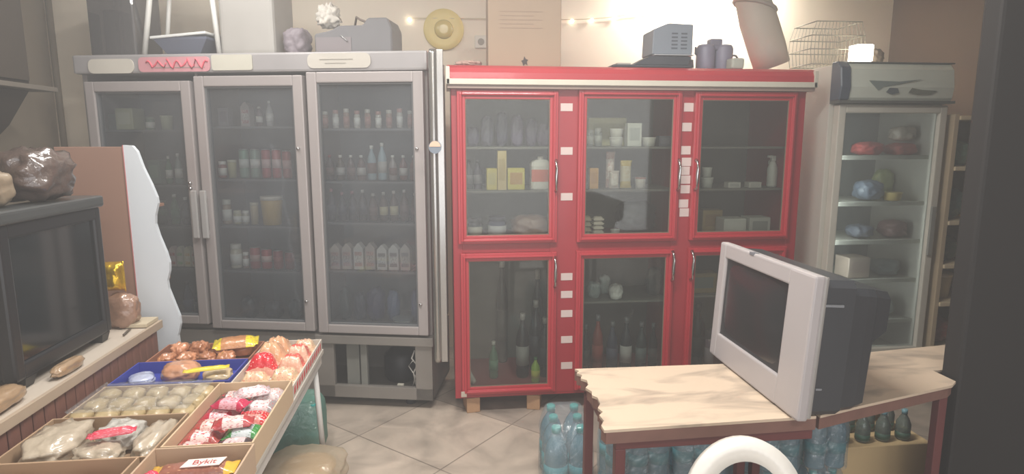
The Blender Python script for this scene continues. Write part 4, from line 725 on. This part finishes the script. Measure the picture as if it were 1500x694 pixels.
# clear bags
CLR = mat((186, 172, 152), .3, coat=1, bump=1, bscale=11, var=.2, scale=9)
for i, (x_, y_, sx, sy, h_, c, l) in enumerate(((-1.222, 1.95, .165, .25, .10, 0, 'bag of pale crackers by the counter'), (-1.06, 1.87, .14, .12, .085, 0, 'bag of pale crackers at the box front'), (-1.06, 2.01, .14, .14, .09, 1, 'greyish empty clear bag at the box back'), (-.94, 1.96, .09, .24, .08, 0, 'bag of pale crackers beside the wafer box'))):
    o = tag(MB().blob((0, 0, 0), (sx, sy, h_), 120 + i, .2, 2.6).build('clear_bag', CLR if not c else mat((196, 192, 184), .25, coat=1, bump=1, bscale=12, var=.1)), l, 'bag', 'clear bags in the box'); o.location = (x_, y_, ZT + .006)
pk('pink_wrapper', 'pink wrapped candy bar on the clear bags', 'candy bar', (-1.03, 1.90, ZT + .103), .13, .035, .02, banded((214, 60, 84), (222, 84, 100), (236, 170, 180), .2, .8, 0, .25), rz=18, seed=6)
for i, (x_, l) in enumerate(((-1.21, 'nearest the counter'), (-1.02, 'nearest the chocolate box'))):
    o = tag(MB().blob((0, 0, 0), (.16, .22, .075), 130 + i, .15).build('clear_bag', mat((186, 150, 110) if i == 0 else (180, 90, 70), .35, coat=.8, bump=.8, bscale=16, var=.3)), 'bag in the brown near box, ' + l, 'bag', 'bags in the near box'); o.location = (x_, 1.63, ZT + .006)
# croissant packs
for i, (x_, y_, L_, W2, H2, kind, rz, l) in enumerate((
        (-.785, 2.865, .13, .10, .075, 0, 8, 'tan croissant pack at the far corner beside pastries'),
        (-.675, 2.862, .115, .09, .062, 1, 4, 'peach croissant pack at the far outer corner'),
        (-.785, 2.75, .135, .11, .085, 0, 6, 'tan croissant pack behind the bright red one'),
        (-.672, 2.748, .115, .10, .075, 2, 2, 'croissant pack with red edge near table outer side'),
        (-.785, 2.62, .135, .11, .085, 3, 5, 'croissant pack with bright red printed front'),
        (-.670, 2.625, .12, .10, .072, 2, -6, 'crumpled pink and red pack beside the bright red one'),
        (-.790, 2.50, .12, .09, .05, 1, 12, 'cream flat pack in front of the bright red pack'),
        (-.668, 2.50, .12, .11, .06, 1, -8, 'cream and pink pack near the wafer box'),
        (-.735, 2.395, .2, .07, .045, 4, 3, 'yellowish long pack against the wafer box'))):
    m = [mat((222, 170, 130), .35, coat=1, bump=.6, bscale=24, var=.2), banded((226, 196, 160), (232, 190, 160), (216, 120, 100), .3, .7, 0, .28), banded((228, 176, 150), (222, 96, 84), (236, 200, 180), .35, .8, 1, .3),
         banded((232, 170, 150), (214, 40, 52), (240, 190, 180), .08, .6, 1, .22), banded((214, 190, 140), (226, 206, 170), (206, 120, 80), .2, .8, 0, .2)][kind]
    if i < 8: x_ = -.785 if x_ < -.73 else -.666; L_ *= .9
    o = tag(pillow(L_, W2 * .92, H2 * 1.12, 40 + i, wr=.14).build('croissant_pack', m), l, 'croissant pack', 'croissant packs'); o.location = (x_, y_, ZT + .007); o.rotation_euler[2] = R(rz * .4)
# wafer bars in the tall box
ws = [(.122, (96, 76, 70), (214, 196, 190)), (.122, (150, 40, 70), (220, 176, 180)), (.122, (176, 44, 70), (228, 196, 200)), (.122, (160, 76, 66), (226, 200, 190)), (.122, (170, 84, 76), (230, 206, 200)), (.122, (150, 90, 80), (222, 190, 186))]
for i, (L_, a, b_) in enumerate(ws):
    y_ = 2.286 - i * .0795
    pk('wafer_bar', ('black and white', 'magenta', 'crimson', 'brown-red', 'salmon striped', 'rust striped')[i] + ' wafer bar in the inner row of the wafer box', 'wafer bar', (-.795, y_, ZT + .03), L_, .08, .036, banded(a, b_, (196, 60, 70), .3, .75, 0, .33), rz=0, seed=60 + i, group='wafer bars in the tall box')
    pk('wafer_bar', 'lower wafer bar beneath the %s one' % ('black and white', 'magenta', 'crimson', 'brown-red', 'salmon striped', 'rust striped')[i], 'wafer bar', (-.797, y_ - .005, ZT + .006), L_, .078, .022, banded(a, b_, (150, 60, 60), .3, .7, 0, .3), seed=80 + i, group='wafer bars in the tall box')
for i, (a, b_, c, nm) in enumerate((((196, 186, 186), (226, 214, 212), (206, 120, 110), 'silver and pink'), ((150, 146, 146), (214, 206, 206), (190, 110, 110), 'grey and white'), ((200, 44, 48), (226, 140, 130), (230, 200, 196), 'bright red'), ((60, 140, 66), (206, 214, 216), (120, 160, 130), 'green-ended white'), ((70, 60, 62), (214, 190, 190), (130, 70, 70), 'dark-ended pink'))):
    y_ = 2.275 - i * .096
    o = pk('wafer_bar', nm + ' wafer bar in the outer row of the wafer box', 'wafer bar', (-.668, y_, ZT + (.032 if i else .035)), .122, .092, .038, banded(a, b_, c, .25, .75, 0, .3), rz=(1, -1, .5, -1, 1)[i], seed=90 + i, group='wafer bars in the tall box')
    if i == 2: lettering('HISS', .034, mat((206, 40, 60), .5), o, (-.005, 0, .0405), sx=1.1)
    pk('wafer_bar', 'lower wafer bar beneath the %s one' % nm, 'wafer bar', (-.668, y_, ZT + .006), .118, .09, .022, banded(c, b_, a, .3, .7, 0, .3), seed=110 + i, group='wafer bars in the tall box')
for i, (x_, y_, rz, a, b_, nm) in enumerate(((-.715, 2.235, 22, (206, 190, 192), (232, 220, 218), 'pale pink loose wafer bar slanting across the far end'), (-.755, 2.135, -12, (190, 40, 80), (226, 170, 180), 'magenta loose wafer bar lying on both rows'), (-.70, 1.985, 10, (176, 60, 60), (230, 206, 200), 'dull red loose wafer bar lying on both rows'))):
    pk('wafer_bar', nm, 'wafer bar', (x_, y_, ZT + .076), .125, .06, .028, banded(a, b_, (190, 80, 90), .25, .75, 0, .3), rz=rz, seed=160 + i, group='wafer bars in the tall box')
# chocolate box
o = pk('chocolate_wafer', 'long gold-ended wafer lettered Bykit in the near box', 'chocolate wafer', (-.73, 1.735, ZT + .05), .235, .072, .032, banded((224, 176, 60), (150, 96, 78), (206, 160, 120), .14, .86, 0, .2), rz=3, seed=130)
MB().prism([(-.03, -.022), (.075, -.022), (.085, .021), (-.02, .021)], .0305, .0325, 2).build('white_patch', mat((232, 214, 206), .5), o)
lettering('Bykit', .034, mat((170, 70, 70), .5), o, (.03, -.001, .0328), sx=.95)
for i, (x_, y_, rz, a, b_, nm) in enumerate(((-.755, 1.655, 5, (120, 60, 66), (220, 190, 190), 'maroon and white wafer in front of the lettered one'), (-.715, 1.60, 4, (80, 70, 70), (206, 200, 200), 'dark silver wafer beside the maroon one'), (-.76, 1.55, -3, (140, 70, 70), (216, 190, 186), 'rust-coloured wafer nearest the box front'))):
    pk('chocolate_wafer', nm, 'chocolate wafer', (x_ + .012, y_, ZT + .045 - i * .003), .18, .055, .03, banded(a, b_, (190, 90, 90), .2, .8, 0, .3), rz=rz, seed=140 + i)
o = tag(MB().blob((0, 0, 0), (.26, .3, .036), 150, .05).build('lower_wafers', mat((150, 96, 80), .4, coat=.6, bump=.6)), 'layer of brown wrapped wafers filling the chocolate box', 'wafers'); o.location = (-.73, 1.645, ZT + .006); o['kind'] = 'stuff'
pk('pink_candy', 'bright pink crumpled candy wrapper at chocolate box corner', 'candy', (-.835, 1.70, ZT + .05), .05, .045, .03, mat((216, 46, 82), .35, coat=.8, bump=.8), rz=60, seed=9)
# ---------------------------------------------------------------- bottles
def bottle_mesh(r, h):
    pr = [(r * .5, .004), (r * .85, 0), (r, .012)]
    n = 9
    for i in range(n):
        z = .02 + (h * .60 - .02) * i / n; pr += [(r, z), (r * .955, z + (h * .6 - .02) / n * .5)]
    pr += [(r, h * .62), (r * .93, h * .70), (r * .66, h * .80), (r * .38, h * .87), (r * .30, h * .90), (r * .30, h * .92)]
    return MB().lathe(pr, 20)
def blue_pet(tint=(170, 212, 224), dif=(124, 176, 196), k=.42):
    key = ('pet', tint, dif, k)
    if key in MC: return MC[key]
    m = bpy.data.materials.new('blue_plastic'); m.use_nodes = True; nt = m.node_tree
    for n in list(nt.nodes): nt.nodes.remove(n)
    o = nt.nodes.new('ShaderNodeOutputMaterial'); t = nt.nodes.new('ShaderNodeBsdfTransparent'); t.inputs[0].default_value = col(*tint)
    d = nt.nodes.new('ShaderNodeBsdfDiffuse'); d.inputs[0].default_value = col(*dif)
    tc = nt.nodes.new('ShaderNodeTexCoord'); nz = nt.nodes.new('ShaderNodeTexNoise'); nz.inputs['Scale'].default_value = 12
    nt.links.new(tc.outputs['Object'], nz.inputs[0]); mx = nt.nodes.new('ShaderNodeMapRange'); mx.inputs[3].default_value = k - .12; mx.inputs[4].default_value = k + .12; nt.links.new(nz.outputs['Fac'], mx.inputs[0])
    g = nt.nodes.new('ShaderNodeBsdfGlossy'); g.inputs['Roughness'].default_value = .08
    m1 = nt.nodes.new('ShaderNodeMixShader'); nt.links.new(mx.outputs[0], m1.inputs[0]); nt.links.new(t.outputs[0], m1.inputs[1]); nt.links.new(d.outputs[0], m1.inputs[2])
    fr = nt.nodes.new('ShaderNodeLayerWeight'); fr.inputs[0].default_value = .35
    m2 = nt.nodes.new('ShaderNodeMixShader'); nt.links.new(fr.outputs['Fresnel'], m2.inputs[0]); nt.links.new(m1.outputs[0], m2.inputs[1]); nt.links.new(g.outputs[0], m2.inputs[2]); nt.links.new(m2.outputs[0], o.inputs[0])
    MC[key] = m; return m
PET = blue_pet(); CAPM = mat((30, 158, 152), .4, name='teal_cap'); CAPG = mat((70, 120, 110), .4)
HB = .33
_b = bottle_mesh(.042, HB).build('bottle', PET); _c = MB().lathe([(.0165, HB * .915), (.0165, HB * .985), (.014, HB)], 16).build('cap', CAPM); _l = MB().lathe([(.0425, .09), (.0425, .155)], 20).build('paper_label', mat((60, 140, 150), .5))
bm_, cm_, lm_ = _b.data, _c.data, _l.data
for q in (_b, _c, _l): bpy.data.objects.remove(q)
def pack(label, loc, nx, ny, rz=0, wrap=True, pitch=.0865, petm=None, group='shrink-wrapped water packs', h=1.0, fat=1.0):
    o = thing('water_bottle_pack', label, 'bottle pack', loc, rz, group)
    for i in range(nx):
        for j in range(ny):
            b = bpy.data.objects.new('bottle', bm_); C.objects.link(b); b.parent = o; b.location = ((i - (nx - 1) / 2) * pitch, (j - (ny - 1) / 2) * pitch, .002); b.scale = (fat, fat, h)
            c = bpy.data.objects.new('cap', cm_); C.objects.link(c); c.parent = b
            l = bpy.data.objects.new('paper_label', lm_); C.objects.link(l); l.parent = b
    if wrap:
        a, b_ = nx * pitch / 2 + .006, ny * pitch / 2 + .006; t = bmesh.new(); rings = []; N = 48
        for z, k in ((.001, .97), (.02, 1.0), (.10, 1.0), (.2, 1.0), (.235, .985), (.27, .93), (.30, .84), (.322, .76), (.336, .70), (.340, .45), (.334, .1)):
            ring = []
            for q in range(N):
                an = 2 * PI * q / N; cx, sy = math.cos(an), math.sin(an); s_ = (abs(cx) ** 5 + abs(sy) ** 5) ** (-.2)
                n_ = noise.noise(Vector((cx * 4 + loc[0] * 9, sy * 4 + loc[1] * 7, z * 22))) * .006
                ring.append(t.verts.new((cx * s_ * a * (1 - (1 - k) * .8) + cx * n_, sy * s_ * b_ * (1 - (1 - k) * .8) + sy * n_, (z * h + n_ * .8 + .002 if z > .25 else z * h))))
            rings.append(ring)
        for A, B in zip(rings, rings[1:]):
            for q in range(N): t.faces.new((A[q], A[(q + 1) % N], B[(q + 1) % N], B[q])).smooth = True
        t.faces.new(rings[-1])
        MB()._add(t).build('shrink_wrap', film((196, 216, 224), .16, .13), o)
    return o
pack('six-pack of water with teal caps standing before the table leg', (.545, 2.66, 0), 2, 3, R(-4), pitch=.112, fat=1.29)
for lay in range(2):
    for i, x_ in enumerate((.745, 1.025, 1.305)):
        pack('%s shrink-wrapped water pack %s under the wooden table' % (('lower', 'upper')[lay], ('nearest the dark red legs', 'in the middle stack', 'in the stack behind the silver television')[i]), (x_, 2.265 + lay * .006 * (i - 1), lay * .2605), 3, 2, R((1 - i) * 2 * lay), h=.75)
    pack('%s small water pack beside the yellowish carton' % ('lower', 'upper')[lay], (1.548, 2.265, lay * .2605), 2, 2, 0, h=.75)
    pack('%s water pack of the rear stack behind the dark red legs' % ('lower', 'upper')[lay], (.80, 2.47, lay * .2605), 3, 2, 0, h=.75)
    pack('%s water pack of the rear stack behind the middle stack' % ('lower', 'upper')[lay], (1.09, 2.47, lay * .2605), 3, 2, 0, h=.75)
# green pack beside the snack table
gp = pack('green wrapped bottle pack on the floor beyond the snack table', (-.785, 3.16, 0), 3, 3, R(5), h=.78)
for ch in gp.children:
    if ch.name.startswith('shrink_wrap'): ch.data.materials.clear(); ch.data.materials.append(film((118, 164, 148), .6, .1))
# bread bags on the floor
fb = thing('flatbread_bag', 'clear bag of flat breads on the floor beside the table', 'bread bag', (-.66, 2.72, .0), R(-8))
for k in range(4): MB().lathe([(.10, 0), (.125, .008), (.125, .02), (.09, .032), (.02, .034)], 28, Matrix.Translation((.0 + (k % 2) * .02, .0 - (k % 2) * .015, .006 + k * .034))).build('flatbread', mat((206, 170, 124), .7, bump=.5, bscale=14, var=.2), fb)
MB().blob((0, 0, .001), (.37, .34, .17), 33, .1, 3, 4).build('plastic_bag', film((226, 208, 178), .4, .14), fb)
fb = thing('flatbread_bag', 'clear bag of browner loaves under the snack table corner', 'bread bag', (-.62, 2.36, .0), R(6))
for k in range(3): MB().blob((0, (k - 1) * .085, .006), (.22, .075, .07), 44 + k, .07).build('loaf', mat((196, 140, 90), .6, bump=.3, var=.2), fb)
MB().blob((0, 0, .001), (.32, .32, .125), 37, .1, 3, 4).build('plastic_bag', film((226, 208, 178), .32, .14), fb)
# ---------------------------------------------------------------- wooden table on the right
PB = mat((206, 176, 140), .6, var=.1, scale=3, name='raw_fibreboard'); PBD = mat((118, 84, 74), .6, var=.25, scale=20)
def pb_mat():
    m, nt, p = base('stained_fibreboard'); tc = nt.nodes.new('ShaderNodeTexCoord'); mp = nt.nodes.new('ShaderNodeMapping'); mp.inputs['Scale'].default_value = (3, 8, 3)
    nt.links.new(tc.outputs['Object'], mp.inputs[0]); nz = nt.nodes.new('ShaderNodeTexNoise'); nz.inputs['Scale'].default_value = 1.2; nz.inputs['Detail'].default_value = 4; nz.inputs['Distortion'].default_value = .5; nt.links.new(mp.outputs[0], nz.inputs[0])
    rp = nt.nodes.new('ShaderNodeValToRGB'); e = rp.color_ramp.elements; e[0].position = .30; e[0].color = col(146, 132, 118); e[1].position = .50; e[1].color = col(198, 178, 156)
    nt.links.new(nz.outputs['Fac'], rp.inputs[0]); nt.links.new(rp.outputs[0], p.inputs['Base Color']); p.inputs['Roughness'].default_value = .6; return m
PBT = pb_mat()
wt = thing('wooden_table', 'fibreboard-topped table on dark red steel legs holding silver television', 'table', (0, 0, 0))
lx = [(.459, 1.668)]
broken = [(.476, 2.163), (.487, 2.14), (.474, 2.12), (.49, 2.10), (.478, 2.07), (.496, 2.05), (.492, 2.01), (.476, 1.985), (.49, 1.95), (.483, 1.92), (.497, 1.90), (.493, 1.85), (.478, 1.82), (.487, 1.79), (.47, 1.77), (.474, 1.73), (.458, 1.70), (.459, 1.668)]
top = broken + [(1.14, 1.688), (1.15, 2.15)]
MB().prism(top, .741, .75, 2).build('tabletop', PBT, wt)
MB().prism([(x_ + (.006 if i % 2 else .0), y_) for i, (x_, y_) in enumerate(broken)] + [(1.14, 1.688), (1.15, 2.15)], .705, .7405, 2).build('lower_board', PBD, wt)
DR = mat((96, 44, 44), .5, var=.2, name='dark_red_steel')
MB().box((.505, 1.70, .668), (1.14, 1.735, .704), .003).box((.505, 2.10, .668), (1.145, 2.135, .704), .003).box((.505, 1.72, .668), (.54, 2.12, .704), .003).build('frame', DR, wt)
for x_, y_ in ((.505, 1.70), (.505, 2.10), (1.108, 2.10)): MB().box((x_, y_, 0), (x_ + .032, y_ + .032, .668), .003).build('leg', DR, wt)
bt = thing('extension_table', 'second fibreboard table reaching to the added dark slab', 'table', (0, 0, 0))
MB().prism([(1.155, 1.69), (1.30, 1.735), (1.76, 1.865), (1.80, 1.895), (1.80, 2.0), (2.15, 2.0), (2.15, 2.27), (1.72, 2.215), (1.155, 2.152)], .741, .75, 2).build('tabletop', PBT, bt)
MB().prism([(1.157, 1.697), (1.30, 1.742), (1.755, 1.875), (1.79, 1.9), (1.79, 2.005), (2.14, 2.005), (2.14, 2.255), (1.72, 2.205), (1.157, 2.145)], .70, .7405, 2).build('lower_board', PBD, bt)
for x_, y_ in ((1.74, 1.89), (1.17, 2.10), (2.10, 2.2)): MB().box((x_, y_, 0), (x_ + .032, y_ + .032, .70), .003).build('leg', DR, bt)
MB().box((1.165, 2.105, .668), (2.1, 2.135, .70), .003).build('frame', DR, bt)
# silver CRT television
tv = thing('silver_television', 'silver CRT television on the wooden table, seen from its side', 'television', (1.047, 1.955, .7525))
tv.rotation_euler = (0, R(3.2), 0)
SV = mat((172, 166, 166), .4, .1, var=.05, name='silver_plastic'); CG = mat((56, 58, 62), .3, var=.1, name='charcoal_plastic')
hy = .312; T = .455
bz = MB().box((0, -hy, .004), (.035, -hy + .135, T), .008).box((0, hy - .052, .004), (.035, hy, T), .008).box((0, -hy + .13, .004), (.035, hy - .05, .10), .006).box((0, -hy + .13, T - .055), (.035, hy - .05, T), .006).build('bezel', SV, tv)
MB().box((.012, -hy + .13, .095), (.02, hy - .048, T - .05)).build('inner_frame', mat((36, 36, 38), .4), bz)
n = 14; t = bmesh.new(); gv = [[t.verts.new((.010 - .012 * (1 - (2 * i / n - 1) ** 2) * (1 - (2 * j / n - 1) ** 2) + .003, -hy + .14 + (2 * hy - .198) * i / n, .104 + (T - .163) * j / n)) for j in range(n + 1)] for i in range(n + 1)]
for i in range(n):
    for j in range(n): t.faces.new((gv[i][j], gv[i][j + 1], gv[i + 1][j + 1], gv[i + 1][j])).smooth = True
bmesh.ops.recalc_face_normals(t, faces=t.faces[:])
MB()._add(t).build('screen', mat((40, 40, 42), .22, coat=.25, var=.04, name='dark_screen'), tv)
MB().box((.035, -hy + .005, .01), (.05, hy - .005, T - .004), .006).build('bezel_back', mat((150, 146, 142), .4, .2), tv)
def ring(d, hw, z0, z1, c=.02): return [(d, -hw + c, z0), (d, hw - c, z0), (d, hw, z0 + c), (d, hw, z1 - c), (d, hw - c, z1), (d, -hw + c, z1), (d, -hw, z1 - c), (d, -hw, z0 + c)]
MB().loft([ring(.048, .298, .012, .438), ring(.15, .292, .012, .437), ring(.156, .275, .012, .412), ring(.225, .255, .012, .405), ring(.262, .24, .016, .40), ring(.27, .235, .215, .398), ring(.34, .20, .24, .385)]).build('rear_casing', CG, tv)
MB().box((.05, -.303, .36), (.11, -.295, .368), .002).box((.055, -.302, .10), (.075, -.296, .106), .001).build('side_ridge', mat((120, 122, 126), .4), tv)
w = MB()
for k in range(9): w.box((.052 + k * .0, -.3, .30), (.053, -.299, .31)) if k == 0 else None
for k in range(8): w.box((.18, -.2 + k * .05, .4105), (.215, -.18 + k * .05, .4115))
w.build('vent_slots', mat((40, 40, 42), .6), tv)
MB().box((-.002, .05, T - .008), (.02, .08, T + .002), .001).build('badge', mat((110, 110, 116), .4), tv)
# cardboard box with bottles
cb2 = thing('open_carton', 'open yellowish cardboard carton beneath the far table', 'box', (1.885, 2.42, 0))
MB().box((-.24, -.14, .0), (.20, .14, .30), .004).box((-.24, .11, .30), (.20, .14, .50), .003).build('carton', mat((206, 178, 132), .75, var=.07), cb2)
for i in range(4):
    for j in range(2):
        o = thing('small_bottle', 'small clear bottle, %s along the %s row on the yellowish carton' % (ORD[i], ('front', 'back')[j]), 'bottle', (1.70 + i * .095, 2.33 + j * .1, .303), 0, 'small bottles on the carton')
        MB().lathe([(.024, 0), (.03, .006), (.03, .07), (.02, .095), (.011, .11), (.011, .118)], 14).build('body', blue_pet((190, 206, 200), (150, 160, 150), .35), o)
        MB().lathe([(.012, .115), (.012, .135)], 12).build('cap', mat((110, 150, 160), .4), o); MB().lathe([(.0305, .01), (.0305, .035)], 14).build('green_band', mat((62, 92, 76), .5), o)
bb = tag(MB().box((-.2, -.05, 0), (.18, .05, .09), .006).build('black_case', mat((40, 38, 40), .5)), 'long black case on the carton under the far tabletop', 'case'); bb.location = (1.83, 2.49, .565); bb.location = (1.89, 2.50, .503)
# white plastic chair
ch = thing('plastic_chair', 'white moulded plastic chair with open oval backrest', 'chair', (.775, 1.36, 0), R(-6))
WPm = mat((222, 218, 210), .35, var=.03, coat=.2, name='white_plastic')
def arch(w0, zc, topz, n=26):
    pts = []
    for i in range(n + 1):
        a = PI - PI * i / n; pts.append((w0 * math.cos(a) , zc + (topz - zc) * math.sin(a)))
    return pts
outer = arch(.165, .62, .815); inner = arch(.112, .62, .755)
t = bmesh.new(); O_ = []; I_ = []
for (ox, oz), (ix, iz) in zip(outer, inner):
    yo = .02 + (oz - .45) * .22; yi = .02 + (iz - .45) * .22
    O_.append((t.verts.new((ox, yo, oz)), t.verts.new((ox, yo + .028, oz - .008)))); I_.append((t.verts.new((ix, yi - .004, iz)), t.verts.new((ix, yi + .02, iz))))
for i in range(len(O_) - 1):
    for a, b_ in (((O_[i][0], O_[i + 1][0]), (I_[i + 1][0], I_[i][0])), ((O_[i][1], O_[i + 1][1]), (O_[i + 1][0], O_[i][0])), ((I_[i][0], I_[i + 1][0]), (I_[i + 1][1], I_[i][1])), ((I_[i][1], I_[i + 1][1]), (O_[i + 1][1], O_[i][1]))):
        t.faces.new((a[0], a[1], b_[0], b_[1])).smooth = True
bmesh.ops.recalc_face_normals(t, faces=t.faces[:])
w = MB()._add(t)
for sx in (-1, 1): w.box((sx * .115 - (.055 if sx < 0 else 0), .0, .43), (sx * .115 + (.055 if sx > 0 else 0), .06, .625), .01)
w.prism([(-.05, .44), (.05, .44), (.04, .70), (.055, .765), (-.055, .765), (-.04, .70)], .062, .078, 1) if False else None
w.build('backrest', WPm, ch)
MB().box((-.2, -.40, .415), (.2, .05, .44), .012, 3).build('seat', WPm, ch)
for sx in (-1, 1):
    for y_ in (-.36, .02): MB().tube([(sx * .17, y_, .42), (sx * .2, y_ + (-.03 if y_ < 0 else .05), 0)], [.028, .018], 10).build('leg', WPm, ch)
# ---------------------------------------------------------------- light
def area(name, loc, rot, sx, sy, e, c=(1, 1, 1)):
    l = bpy.data.lights.new(name, 'AREA'); l.shape = 'RECTANGLE'; l.size = sx; l.size_y = sy; l.energy = e; l.color = c
    o = bpy.data.objects.new(name, l); C.objects.link(o); o.location = loc; o.rotation_euler = rot; return o
area('ceiling_lamp', (.2, 1.9, 2.95), (0, 0, 0), 1.2, .2, 62, (1, .97, .92))
area('ceiling_lamp', (-1.2, 3.0, 2.95), (0, 0, 0), .2, 1.2, 22, (1, .98, .95))
area('ceiling_lamp', (.3, -.8, 2.95), (0, 0, 0), 1.2, .2, 40, (1, .97, .93))
area('wall_tube_light', (1.95, 4.45, 2.80), (R(30), 0, 0), .8, .06, 26, (1, .97, .9))
area('fridge_fill', (2.325, 3.475, 1.05), (R(90), 0, R(-60)), .03, 1.3, 3.2, (.95, 1, .98))  # unseen fill light added to brighten the white fridge contents
area('shop_front_daylight', (.4, -2.45, 1.3), (R(90), 0, 0), 5.5, 2.2, 90, (.98, .98, 1))
wd = bpy.data.worlds.new('world'); sc.world = wd; wd.use_nodes = True
wd.node_tree.nodes['Background'].inputs[0].default_value = (.75, .85, 1, 1); wd.node_tree.nodes['Background'].inputs[1].default_value = .6
vs = wd.node_tree.nodes.new('ShaderNodeVolumeScatter'); vs.inputs['Density'].default_value = .045; vs.inputs['Anisotropy'].default_value = .3; vs.inputs['Color'].default_value = (1, .98, .97, 1)
wd.node_tree.links.new(vs.outputs[0], wd.node_tree.nodes['World Output'].inputs['Volume'])
sc.view_settings.view_transform = 'Standard'; sc.view_settings.look = 'None'; sc.view_settings.gamma = 1; sc.view_settings.use_curve_mapping = False
sc.view_settings.exposure = 0.4
sc.cycles.transparent_max_bounces = 24; sc.cycles.max_bounces = 8
